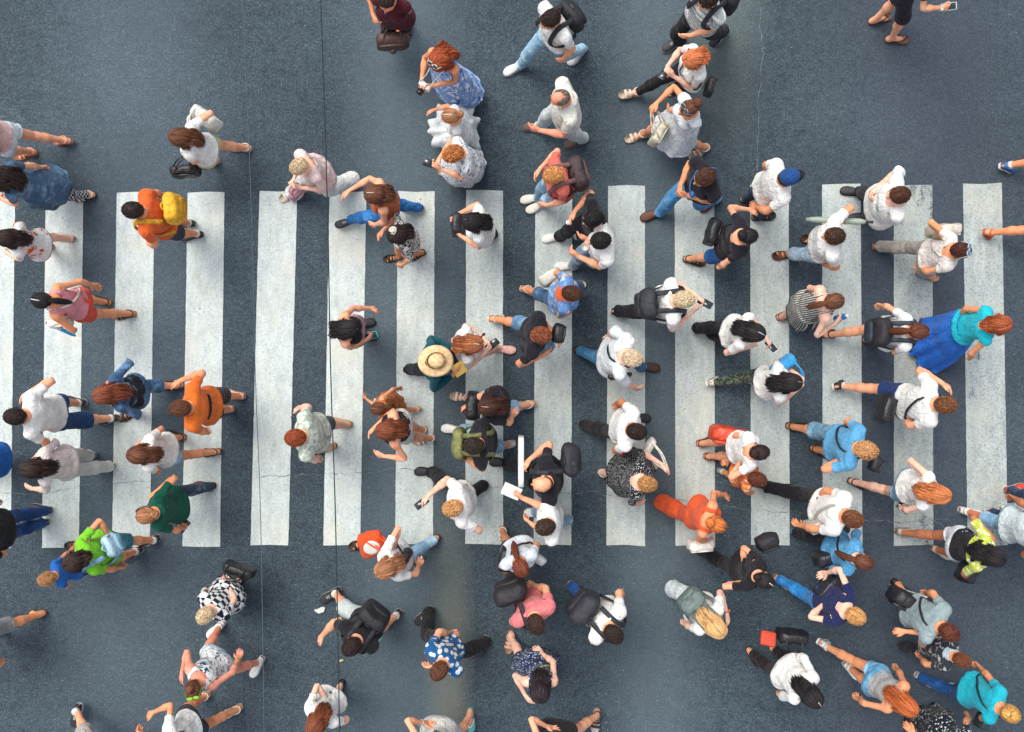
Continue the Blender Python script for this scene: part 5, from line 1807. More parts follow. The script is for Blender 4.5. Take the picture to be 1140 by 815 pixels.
P('person in white tee and black trousers holding a grey phone out to the left', (503,567), 190, 1.74, 'm', F=[(474,526),(529,543)], H=[(471,553,1.0),(508,580,1.0)], top=('tee',W_), bot=('trousers','232226'), shoe=SHK, hair=('short','c08a58'), skin='d', fat=1.06, extra=[('held','phone','grey phone held out to the left by person in white tee',(469,557))])
P('child in white tee and dark trousers holding a black bag', (525,246), 180, 1.62, 'f', F=[(534,252),(540,262)], H=[(504,239,1.0),(507,261,1.0)], top=('tee',W_), bot=('trousers','24252b'), shoe=SHK, hair=('long','black',1.18), skin='a', pitch=22, curl=(1.0,1.0), extra=[('bag','1f2024','black bag held in front by child in white tee',(509,250,.95),(.24,.12,.28),88)])
P('person all in black holding a white bottle cap', (661,243), 200, 1.72, 'm', F=[(616,265),(650,258)], H=[(634,237,1.05),(650,268,1.0)], top=('tee','222125'), bot=('trousers','212024'), shoe=('sneaker','dadad6','e4e4e0'), hair=('short','black'), skin='a', extra=[('held','ball','white bottle cap in the hand of person all in black',(633,242))])
P('person in white tee and grey jeans holding a glass', (669,267), 192, 1.76, 'm', F=[(630,297),(668,290)], H=[(651,272,1.1),(636,284,1.05)], top=('tee',W_), bot=('jeans',('denim','7d93a6','a9bac6')), shoe=SN, hair=('short','black'), skin='a', fat=1.08, curl=(1.1,1.1), extra=[('held','cup','pale drinking cup held by person in white tee and grey jeans',(648,274),'b8b9b4')])
P('person in blue floral shirt carrying a white bag', (637,326), 355, 1.66, 'f', F=[(590,323),(640,318)], H=[(620,306,.9),(632,351,.95)], top=('tee',('floral','5f86b8','a9bfd6',14,'c9a98c')), bot=('capri',BJ), shoe=SDW, hair=('short','4a2a1c'), skin='b', fat=1.1, extra=[('scarf','c9603a'),('bag','d3d2c2','white carrier bag held by person in blue floral shirt',(612,308,.75),(.24,.14,.26),30,None,'sack','bags carried by hand','cloth')])
P('person in black tee and blue jeans clasping both hands in front', (786,196), 208, 1.80, 'm', F=[(726,240),(790,226)], H=[(753,213,1.05),(757,217,1.05)], top=('tee','262429'), bot=('jeans',('denim','4f92c8','7fb6dc')), shoe=('shoe','5a3020','4a281c'), hair=('short','4a2e20'), skin='b', fat=1.1, curl=(1.0,1.0), extra=[('bag','3a6fa6','blue bag with blue strap on person clasping both hands',(771,216,1.05),(.10,.06,.24),30,1,'pack')])
P('person in black tee and blue shorts with black handbag', (835,262), 356, 1.66, 'f', F=[(774,290),(820,280)], H=[(836,229,1.0),(800,300,.95)], top=('blouse','25222a'), bot=('knee',('denim','1f62a8','3f86c4')), shoe=SD, hair=('updo','black'), skin='a', fat=1.14, extra=[('bag','1d1d20','black handbag behind person in black tee and blue shorts',(793,258,.95),(.28,.12,.24),75,1,'pack')])
P('person in navy blue cap and white tee', (880,196), 14, 1.74, 'm', F=[(838,218),(851,240)], H=[(858,190,.95),(838,233,.95)], top=('tee',W_), bot=('jeans',DJ), shoe=('sandal','201d1d','3a332c'), hair=('crop','dark'), skin='b', fat=1.06, pitch=4, extra=[('cap','24477c','1d2230')])
P('person in white tee and pale washed jeans with a folded umbrella', (931,262), 178, 1.76, 'm', F=[(873,283),(905,268)], H=[(924,245,1.05),(920,297,.95)], top=('tee',W_), bot=('jeans',('denim','8fa9bd','c5d3db')), shoe=('sandal','6a3c2a','5a3a2c'), hair=('short','3c2618'), skin='b', curl=(1.2,.6), extra=[('stick','folded_umbrella','folded grey green umbrella under the arm of person in pale jeans','umbrella',(964,247,1.2),(897,244,1.05),.032,'8c9a8c')])
P('person in white tee with pale blue patches and black trousers', (1004,216), 182, 1.78, 'm', F=[(949,214),(958,240)], H=[(970,210,1.05),(969,220,1.05)], top=('wide','e6e4de'), bot=('trousers','232428'), shoe=SHK, hair=('short','4a2c1e'), skin='d', fat=1.08, curl=(1.1,1.1), extra=[('print','8fb9d6',(-.06,.15,1.22),(.07,.05)),('print','a9c9de',(.08,.15,1.10),(.08,.06))])
P('person in white lace top and beige trousers with sunglasses on the head', (1073,278), 352, 1.66, 'f', F=[(985,275),(1034,306)], H=[(1040,255,1.0),(1020,299,.95)], top=('blouse',('floral','d6cdc6','e6e2dc',30)), bot=('trousers','b3aaa0'), shoe=('flip','c98d6c','a9866a'), hair=('short','4a261a'), skin='b', pitch=2, extra=[('sunglasses','b9bcc0','4a6f94'),('bag','c8bfae','pale shoulder bag beside person in white lace top',(1051,256,.9),(.32,.13,.24),5,1,'pack')])
P('person in white tee with black leather backpack looking at a phone', (763,333), 4, 1.78, 'm', F=[(690,347),(742,340)], H=[(782,332,1.1),(776,346,1.1)], top=('tee',W_), bot=('trousers','26252a'), shoe=SNK, hair=('short','c9b08c'), skin='d', pitch=30, curl=(1.1,1.1), extra=[('backpack','25272c','black leather backpack on person looking at a phone',(.30,.18,.42)),('held','phone','black phone held by person with black leather backpack',(781,337))])
P('person in loose white shirt and blue jeans with brown shoes', (705,399), 346, 1.76, 'm', F=[(652,393),(722,410)], H=[(674,373,.95)], top=('wide','d6dbdc'), bot=('jeans',('denim','3f7296','5f93b3')), shoe=SHB, hair=('crop','d0b494'), skin='d', fat=1.06, lean=12, extra=[('bag','1e1c1e','narrow black pouch at the side of person in loose white shirt',(690,419,1.1),(.24,.05,.05),8,1,'pack')])
P('person in white tee, black trousers and dark red shoes checking a phone', (843,370), 342, 1.66, 'f', F=[(784,367),(800,376)], H=[(857,380,1.1),(836,388,1.0)], top=('tee',W_), bot=('trousers','232226'), shoe=('sneaker','9c3a30','2a2426'), hair=('long','black',1.06), skin='d', pitch=26, curl=(1.1,1.1), extra=[('clip','9fb0b0'),('held','phone','white edged phone held by person in dark red shoes',(862,380),'c9cbca')])
P('person in black and white striped sundress holding a blue bottle', (931,335), 12, 1.68, 'f', F=[(878,350),(897,354)], H=[(934,362,1.05),(908,326,.95)], dress=('strap',('stripe_x','26262a','c4c2ba',14),.42,.02), shoe=('sandal','8a4a3a','6a3a30'), hair=('pony','brown',1.34), skin='d', curl=(.6,1.2), extra=[('held','bottle','blue water bottle held by person in striped sundress',(938,364),'2f78c8'),('scarf','c9562e')][:1])
P('person in white tee and camouflage leggings with pale blue bag', (884,426), 4, 1.66, 'f', F=[(792,426),(846,424)], H=[(893,418,1.1),(893,432,1.1)], top=('tee',W_), bot=('leggings',('camo','2f3a34','66705c',24,'1d2426')), shoe=SN, hair=('long','black',1.16), skin='d', pitch=30, curl=(1.0,1.0), extra=[('clip','8a6a4a',.03),('bag','3f97cc','pale blue cloth bag on the shoulder of person in camouflage leggings',(872,406,1.1),(.26,.12,.24),40,None,'sack','bags carried by hand','cloth')])
P('person in white tee and pale denim shorts with dark backpack', (1026,369), 358, 1.68, 'f', F=[(923,373),(975,380)], H=[(977,337,.95),(1000,389,.95)], top=('tee',W_), bot=('mini',LJ), shoe=SD, hair=('pony','5a3020',1.22), skin='a', extra=[('backpack','1d1c20','dark backpack on person in white tee and pale denim shorts',(.30,.18,.40),0,1.16,0,'26303a')])
P('person in turquoise top and long royal blue skirt', (1118,361), 0, 1.68, 'f', F=[(1040,373),(1046,394)], H=[(1064,353,.95),(1080,402,.95)], dress=('sleeveless','1fb4c4',.12,.10,'2a6fd0'), shoe=SHK, hair=('bob','8a4424'), skin='b', fat=1.02, extra=[('wristwatch','L','3f8f8c',3)])
P('person in white tee and dark trousers carrying a red wallet', (710,481), 346, 1.72, 'm', F=[(658,475),(712,466)], H=[(685,448,.95),(693,499,.95)], top=('tee',W_), bot=('trousers','252428'), shoe=SHK, hair=('short','2a1a16'), skin='c', fat=1.04, curl=(.5,1.2), extra=[('bag','a8482c','small red wallet bag held by person in white tee and dark trousers',(693,499,.7),(.16,.06,.12),70)])
P('person in black blouse with fine white dots', (722,540), 352, 1.64, 'f', F=[(679,528),(720,520)], H=[(742,516,1.05),(713,563,.95)], dress=('wide',('dots','23242a','c9c9c4',60),.46,.08), shoe=SDW, hair=('short','a87848'), skin='d', fat=1.14, pitch=26, extra=[('bag','d6d2c4','cream clutch bag between person in white and person in dotted blouse',(722,497,.95),(.20,.07,.16),60)])
P('person in orange jumpsuit holding a white handbag', (799,585), 340, 1.68, 'f', F=[(745,563),(790,572)], H=[(810,549,.9),(790,606,.95)], top=('tank','de5a30'), bot=('wide','de5a30'), shoe=SDW, hair=('updo','b8652f'), skin='b', fat=1.04, curl=(.5,1.1), extra=[('bag','d9d3c8','white handbag held by person in orange jumpsuit',(780,606,.85),(.28,.12,.20),5)])
P('person in white blouse carrying a large orange bag', (848,504), 4, 1.66, 'f', F=[(789,492),(797,508)], H=[(815,493,.9),(820,512,1.0)], top=('blouse',W_), bot=('mini','cfd6de'), shoe=('sandal','6a3020','8a5040'), hair=('updo','2a1a18'), skin='a', curl=(1.1,.8), extra=[('bag','c8462a','large orange leather bag carried by person in white blouse',(812,484,.75),(.40,.18,.30),-10)])
P('child in orange patterned tee beside person with orange bag', (845,535), 345, 1.36, 'm', F=[(810,527),(835,522)], H=[(806,512,.95)], top=('tee',('floral','df7236','e6c79c',11)), bot=('shorts','3b4048'), shoe=('sneaker','8f9a80','cfcfc4'), hair=('short','5a3020'), child=True, skin='b')
P('person in light blue tee with black bag strap', (967,502), 345, 1.74, 'm', F=[(889,476),(916,503)], H=[(943,471,.95),(936,506,1.05)], top=('tee',('plain','5a9cc4')), bot=('cargo',('denim','6f98b0','9fbccb')), shoe=SD, hair=('curlyshort','c08a5c'), skin='b', fat=1.06, extra=[('bag','1f2024','black camera bag of person in light blue tee',(974,516,1.1),(.17,.12,.13),60,1,'pack')])
P('person in white tee and black trousers with grey hip bag', (952,579), 340, 1.78, 'm', F=[(852,541),(935,585)], H=[(905,556,.95)], top=('tee',W_), bot=('trousers','232226'), shoe=SHK, hair=('short','6a4028'), skin='b', lean=9, extra=[('bag','a9aaa0','pale grey hip bag of person in white tee and black trousers',(911,583,.9),(.26,.13,.24),20,-1,'pack')])
P('person in white tee and navy shorts with black sling bag', (1056,451), 0, 1.80, 'm', F=[(931,430),(1000,455)], H=[(1054,425,1.1),(1003,466,.9)], top=('tee',W_), bot=('shorts','27396a'), shoe=SNK, hair=('short','6b4226'), skin='a', lean=10, extra=[('bag','1f1f24','black sling bag at the hip of person in navy shorts',(985,455,.85),(.30,.14,.24),75,-1,'pack')])
P('person in white sleeveless top and denim shorts holding a phone low', (1050,552), 348, 1.68, 'f', F=[(956,538),(1012,545)], H=[(1026,534,1.1),(1004,569,.9)], top=('sleeveless','e6e4de'), bot=('mini',('denim','6b98b8','9abfd4')), shoe=SD, hair=('long','b0683c',1.10), skin='d', curl=(.9,1.2), extra=[('held','phone','black phone held low by person in denim shorts',(1004,570))])
P('person in red shoes leaving at the right edge', (1214,588), 0, 1.70, 'm', F=[(1132,545)], top=('tee','8a8580'), bot=('jeans',DJ), shoe=('sneaker','c23a26','d8d6d0'), hair=('short','dark'), skin='b')
P('person in white sneakers and washed blue jeans at the right edge', (1176,598), 354, 1.76, 'm', F=[(1082,570),(1128,566)], H=[(1148,618,.9)], top=('tee','c9d6d8'), bot=('capri',LJ), shoe=SN, hair=('short','dark'), skin='c')
P('person in black top with yellow green sleeves and white shorts', (1112,622), 342, 1.68, 'f', F=[(1008,593),(1050,615)], H=[(1104,591,1.05),(1076,646,.9)], top=('tank','242327'), top2=('bolero',('leaf','b9c24a','dfe0b8',24)), bot=('mini','d3d8dc'), shoe=('shoe','b0a898','8f8a7c'), hair=('long','black',1.10), skin='c', fat=1.04, extra=[('bag','1f1f24','black bag below person with yellow green sleeves',(1078,634,.9),(.28,.14,.24),60,1,'pack')])
P('person in grey tee with black shoulder bag', (1060,706), 326, 1.72, 'm', F=[(1005,655),(1040,672)], H=[(1030,657,.95)], top=('tee','8d9ea0'), bot=('knee','27282e'), shoe=SHK, hair=('short','5a2e20'), skin='b', lean=10, extra=[('bag','232226','black shoulder bag of person in grey tee',(1008,668,.8),(.34,.18,.30),-30,1,'pack'),('stick','walking_pole','thin silver pole held by person in grey tee','pole',(1032,665,.95),(990,651,.30),.008,'b9bcba')])
P('child in dark grey tee and black jeans', (1074,737), 340, 1.52, 'm', F=[(1012,722),(1040,730)], H=[(1000,702,.9),(1021,731,.95)], top=('tee',('floral','32343a','9fa6a8',14)), bot=('trousers','2c3036'), shoe=('shoe','5a666c','49545a'), hair=('crop','6a3c26'), skin='b', lean=9, extra=[('scarf','a9bcc2')])
P('person in grey top and light denim shorts with white sneakers', (1014,790), 322, 1.68, 'f', F=[(915,716),(950,747)], H=[(950,778,.95)], top=('strap','a5a3a0'), bot=('mini',('denim','5a95bc','93bfd8')), shoe=SN, hair=('long','a4542a',1.12), skin='b', lean=8)
P('person in bright turquoise tee and dark blue jeans', (1128,797), 338, 1.68, 'f', F=[(1032,757),(1070,768)], top=('tee','22a6b8'), bot=('jeans',('denim','224a80','34659c')), shoe=SN, hair=('updo','c08a48'), skin='b', fat=1.08, lean=9, extra=[('bag','26383a','dark crossbody bag of person in turquoise tee',(1095,800,.9),(.22,.10,.18),60,1,'pack')])
P('person in black and white dotted dress at the bottom right edge', (1092,846), 345, 1.66, 'f', F=[(1030,808),(1044,816)], H=[(1010,812,.9)], dress=('tee',('dots','20232a','c3ccd0',26),.18,.10), shoe=SHK, hair=('long','brown',1.2), skin='b')
# lower right -------------------------------------------------------
P('person in black top with white panel holding a black camera', (853,648), 332, 1.66, 'f', F=[(786,616),(830,628)], H=[(823,636,1.0),(826,646,1.0)], top=('tee','232226'), bot=('trousers','222126'), shoe=SHK, hair=('bun','black'), skin='a', pitch=20, curl=(1.1,1.1), extra=[('print','cfd0cc',(0,.15,1.16),(.26,.10)),('clip','c9c2b0',.04),('held','camera','black camera held by person with white panel on black top',(823,638)),('bag','1d1c22','puffy black bag behind person with camera',(854,602,1.1),(.23,.17,.18),20,1,'pack','bags carried by hand','nylon')])
P('person in navy top and bright blue jeans', (955,688), 332, 1.70, 'f', F=[(873,648),(920,668)], H=[(915,632,1.0),(916,664,1.0)], top=('blouse','232a52'), bot=('jeans',('denim','2f7fc4','5aa6dc')), shoe=('shoe','c9a58c','a98a70'), hair=('short','c08a54'), skin='d', fat=1.04, lean=9, extra=[('bag','26272c','black bag between the arms of person in navy top',(921,653,.9),(.30,.14,.22),50)])
P('person in denim jacket and black trousers with pale blue sneakers', (964,627), 345, 1.64, 'f', F=[(895,594),(930,610)], top=('jacket',('denim','4f93bf','86b8d4')), bot=('trousers','26242a'), shoe=('sneaker','a9c3dc','5f9fd0'), hair=('pony','5a3424',1.3), skin='d', extra=[('bag','24242a','black shoulder bag of person in denim jacket',(925,618,.9),(.36,.16,.26),20,1,'pack')])
P('person in white shirt walking with black leggings', (908,780), 316, 1.66, 'f', F=[(841,732),(868,728)], H=[(884,727,.95)], top=('shirt',W_), bot=('leggings','2a2024'), shoe=('flip','2c2422','4a3a34'), hair=('long','black',1.30), skin='a', lean=9, fat=1.05, curl=(1.2,.5), extra=[('clip','b9a890',.04),('bag','221f23','black handbag carried behind person in white shirt',(882,708,.70),(.32,.13,.24),-5),('board','notebook','bright red notebook sticking out of black handbag','notebook',(855,711,.72),(.16,.05,.15),-12,62,'c2452c',.012)])
P('person in white tee and white trousers with slate grey backpack', (800,702), 316, 1.66, 'f', F=[(756,660),(772,678)], H=[(813,685,1.05)], top=('tee',W_), bot=('wide','c9d3d6'), shoe=SN, hair=('long','c79a68',1.12), skin='d', pitch=22, extra=[('backpack','5d6c68','slate grey backpack on person in white trousers',(.30,.15,.38),0,1.12),('wristwatch','L','b8603a')])
P('person in white tee with black backpack and blue jeans', (684,708), 318, 1.76, 'm', F=[(643,659),(672,684)], H=[(694,656,.95)], top=('tee',W_), bot=('jeans',('denim','2558a0','3f78bc')), shoe=SNK, hair=('short','2c211c'), skin='a', fat=1.08, extra=[('backpack','24252b','black backpack worn low by person in white tee and blue jeans',(.34,.20,.44),0,1.18,.05)])
P('person in white tee and black shorts holding out a white pouch', (580,634), 290, 1.66, 'f', F=[(562,599),(586,614)], H=[(598,613,.95)], top=('tee','cdd6dc'), bot=('shorts','28262c'), shoe=('sandal','d6d2c6','cfc9ba'), hair=('pony','6a3422',1.2), skin='b', curl=(1.1,.6), extra=[('bag','d3d6d2','small white pouch held by person in black shorts',(598,621,.85),(.20,.08,.13),-30),('bag','1f1d20','black shoulder bag of person in white tee and black shorts',(562,622,.95),(.26,.13,.26),80,1,'pack')])
P('person in pink shirt with black backpack', (597,697), 292, 1.74, 'm', F=[(572,650),(596,668)], H=[(592,648,.95)], top=('tee','d8797a'), bot=('trousers','29282d'), shoe=SHK, hair=('short','3c2820'), skin='a', fat=1.04, extra=[('backpack','221f24','black backpack hanging off person in pink shirt',(.34,.20,.42),1,1.16,.15)])
P('person in navy dotted dress below person in pink shirt', (602,774), 270, 1.64, 'f', F=[(568,716),(612,738)], H=[(601,722,.85),(584,778,1.0)], dress=('tank',('dots','22304f','b9c6d6',30),.62,.05), shoe=('sandal','c9a088','a07a62'), hair=('long','241c1e',1.26), skin='d', extra=[('bag','b8b27c','pale yellow waist bag of person in dotted dress',(596,757,1.0),(.20,.09,.12),0,1,'pack')])
P('person in black shoes at the bottom edge, one bare leg stretched right', (618,852), 255, 1.72, 'f', F=[(664,803),(628,826)], H=[(612,802,1.0)], top=('tank','272629'), bot=('mini','2b2a2e'), shoe=('sandal','26262a','c9c9c4'), hair=('short','dark'), skin='a')
# ---------------------------------------------------------------- setting
ASPH = None
def asphalt():
    m, nt, b = new_mat('asphalt'); L = nt.links
    g = nt.nodes.new('ShaderNodeNewGeometry'); Pn = g.outputs['Position']
    n1 = nd(nt, 'ShaderNodeTexNoise', Scale=0.55, Detail=5.0, Roughness=.6); L.new(Pn, n1.inputs['Vector'])
    n2 = nd(nt, 'ShaderNodeTexNoise', Scale=52.0, Detail=4.0, Roughness=.8); L.new(Pn, n2.inputs['Vector'])
    n3 = nd(nt, 'ShaderNodeTexVoronoi', Scale=62.0); L.new(Pn, n3.inputs['Vector'])
    col = ramp(nt, n1.outputs[0], [(.3, lin('2e3840')), (.55, lin('38444c')), (.75, lin('46535b'))])
    n4 = nd(nt, 'ShaderNodeTexNoise', Scale=19.0, Detail=4.0, Roughness=.85); L.new(Pn, n4.inputs['Vector'])
    col = mixc(nt, .8, col, ramp(nt, n2.outputs[0], [(.28, (.22, .23, .25, 1)), (.5, (.92, .93, .93, 1)), (.68, (2.7, 2.7, 2.5, 1))]), 'MULTIPLY')
    col = mixc(nt, .7, col, ramp(nt, n4.outputs[0], [(.33, (.45, .46, .48, 1)), (.5, (1, 1, 1, 1)), (.68, (1.5, 1.5, 1.45, 1))]), 'MULTIPLY')
    n7 = nd(nt, 'ShaderNodeTexNoise', Scale=7.5, Detail=6.0, Roughness=.75); L.new(Pn, n7.inputs['Vector'])
    col = mixc(nt, .75, col, ramp(nt, n7.outputs[0], [(.30, (.55, .57, .6, 1)), (.46, (1, 1, 1, 1)), (.66, (1.28, 1.28, 1.24, 1))]), 'MULTIPLY')
    # single pale stones
    st = ramp(nt, n3.outputs['Color'], [(.945, (0, 0, 0, 1)), (.955, (1, 1, 1, 1))])
    st2 = ramp(nt, n3.outputs['Distance'], [(.18, (1, 1, 1, 1)), (.32, (0, 0, 0, 1))])
    f = mixc(nt, 1.0, st, st2, 'MULTIPLY')
    col = mixc(nt, f, col, lin('a9b2b0'))
    # dirt and wear worn in along the driving lanes (run along Y)
    sx = nt.nodes.new('ShaderNodeSeparateXYZ'); L.new(Pn, sx.inputs[0])
    wob = nd(nt, 'ShaderNodeTexNoise', Scale=.8, Detail=3.0); L.new(Pn, wob.inputs['Vector'])
    xw = math_(nt, 'ADD', sx.outputs[0], math_(nt, 'MULTIPLY', wob.outputs[0], .25))
    def band(x0, w, colr, k, ylim=None):
        nonlocal col
        d = math_(nt, 'ABSOLUTE', math_(nt, 'SUBTRACT', xw, x0 + .125))
        f = ramp(nt, math_(nt, 'DIVIDE', d, w), [(.25, (k, k, k, 1)), (1.0, (0, 0, 0, 1))])
        if ylim:
            r = ramp(nt, math_(nt, 'MULTIPLY_ADD', sx.outputs[1], ylim[1], ylim[0]), [(0, (0, 0, 0, 1)), (1, (1, 1, 1, 1))])
            f = mixc(nt, 1.0, f, r, 'MULTIPLY')
        col = mixc(nt, f, col, colr)
    # oil stains and polished patches
    so = nd(nt, 'ShaderNodeTexNoise', Scale=1.1, Detail=6.0, Roughness=.65); L.new(Pn, so.inputs['Vector'])
    col = mixc(nt, ramp(nt, so.outputs[0], [(.56, (0, 0, 0, 1)), (.72, (.55, .55, .55, 1))]), col, lin('2a2f36'))
    vg = nd(nt, 'ShaderNodeTexVoronoi', Scale=1.7); L.new(Pn, vg.inputs['Vector'])
    col = mixc(nt, ramp(nt, math_(nt, 'ADD', vg.outputs['Distance'], math_(nt, 'MULTIPLY', n4.outputs[0], .05)), [(.045, (.5, .5, .5, 1)), (.06, (0, 0, 0, 1))]), col, lin('23272c'))
    band(-.72, .30, lin('77745f'), .42, (-.8, -.6))
    band(-1.2, .8, lin('64737a'), .35)
    band(1.6, .7, lin('66747a'), .32)
    band(2.4, .5, lin('6f7a70'), .30, (-1.2, .6))
    band(-4.2, 1.2, lin('5d6b75'), .25)
    band(4.6, 1.6, lin('3c424e'), .45)
    L.new(col, b.inputs['Base Color'])
    b.inputs['Roughness'].default_value = .85; b.inputs['Specular IOR Level'].default_value = .3
    bp = nd(nt, 'ShaderNodeBump', Strength=.5, Distance=.006); L.new(n2.outputs[0], bp.inputs['Height']); L.new(bp.outputs[0], b.inputs['Normal'])
    return m

def paint(wear):
    m, nt, b = new_mat('road_paint'); L = nt.links
    g = nt.nodes.new('ShaderNodeNewGeometry'); Pn = g.outputs['Position']
    mp = nt.nodes.new('ShaderNodeMapping'); mp.inputs['Scale'].default_value = (1, .35, 1); L.new(Pn, mp.inputs['Vector'])
    n0 = nd(nt, 'ShaderNodeTexNoise', Scale=2.2, Detail=4.0); L.new(mp.outputs[0], n0.inputs['Vector'])
    n1 = nd(nt, 'ShaderNodeTexNoise', Scale=11.0, Detail=6.0, Roughness=.7); L.new(mp.outputs[0], n1.inputs['Vector'])
    n2 = nd(nt, 'ShaderNodeTexNoise', Scale=60.0, Detail=4.0, Roughness=.8); L.new(Pn, n2.inputs['Vector'])
    w = wear
    n5 = nd(nt, 'ShaderNodeTexNoise', Scale=30.0, Detail=4.0, Roughness=.8); L.new(Pn, n5.inputs['Vector'])
    col = ramp(nt, n1.outputs[0], [(.28, scaled(lin('a6b2b1'), 1 - .40 * w)), (.5, scaled(lin('bcc5c2'), 1 - .36 * w)), (.75, scaled(lin('cdd6d4'), 1 - .28 * w))])
    col = mixc(nt, .75 + .25 * w, col, ramp(nt, n2.outputs[0], [(.28, (.42, .44, .45, 1)), (.46, (.95, .95, .95, 1)), (.7, (1.14, 1.14, 1.12, 1))]), 'MULTIPLY')
    col = mixc(nt, .30 + .4 * w, col, ramp(nt, n5.outputs[0], [(.34, (.50, .52, .53, 1)), (.5, (1, 1, 1, 1)), (.7, (1.08, 1.08, 1.06, 1))]), 'MULTIPLY')
    # yellowish grime in soft patches
    g6 = nd(nt, 'ShaderNodeTexNoise', Scale=1.3, Detail=3.0); L.new(Pn, g6.inputs['Vector'])
    col = mixc(nt, mixc(nt, 1.0, ramp(nt, g6.outputs[0], [(.5, (0, 0, 0, 1)), (.72, (.45, .45, .45, 1))]), (1, 1, 1, 1), 'MULTIPLY'), col, scaled(lin('c6c4b0'), 1 - .2 * w))
    # paint worn through to the asphalt in elongated patches, and single chips
    pt = ramp(nt, n0.outputs[0], [(.46, (0, 0, 0, 1)), (.66, (1, 1, 1, 1))])
    sp = math_(nt, 'ADD', math_(nt, 'MULTIPLY', n2.outputs[0], .5), math_(nt, 'MULTIPLY', n1.outputs[0], .5))
    thr = math_(nt, 'SUBTRACT', .72 - .10 * w, math_(nt, 'MULTIPLY', pt, .16 * w + .02))
    f = math_(nt, 'MULTIPLY', math_(nt, 'SUBTRACT', sp, thr), 14.0)
    fc = nt.nodes.new('ShaderNodeClamp'); L.new(f, fc.inputs[0])
    col = mixc(nt, fc.outputs[0], col, lin('4a5359'))
    vo = nd(nt, 'ShaderNodeTexVoronoi', Scale=4.2); L.new(Pn, vo.inputs['Vector'])
    ck = mixc(nt, 1.0, ramp(nt, vo.outputs['Color'], [(.55, (0, 0, 0, 1)), (.56, (1, 1, 1, 1))]), ramp(nt, math_(nt, 'ADD', vo.outputs['Distance'], math_(nt, 'MULTIPLY', n2.outputs[0], .06)), [(.062, (.85, .85, .85, 1)), (.075, (0, 0, 0, 1))]), 'MULTIPLY')
    col = mixc(nt, ck, col, lin('3f474d'))
    L.new(col, b.inputs['Base Color']); b.inputs['Roughness'].default_value = .7
    bp = nd(nt, 'ShaderNodeBump', Strength=.3, Distance=.004); L.new(n2.outputs[0], bp.inputs['Height']); L.new(bp.outputs[0], b.inputs['Normal'])
    return m

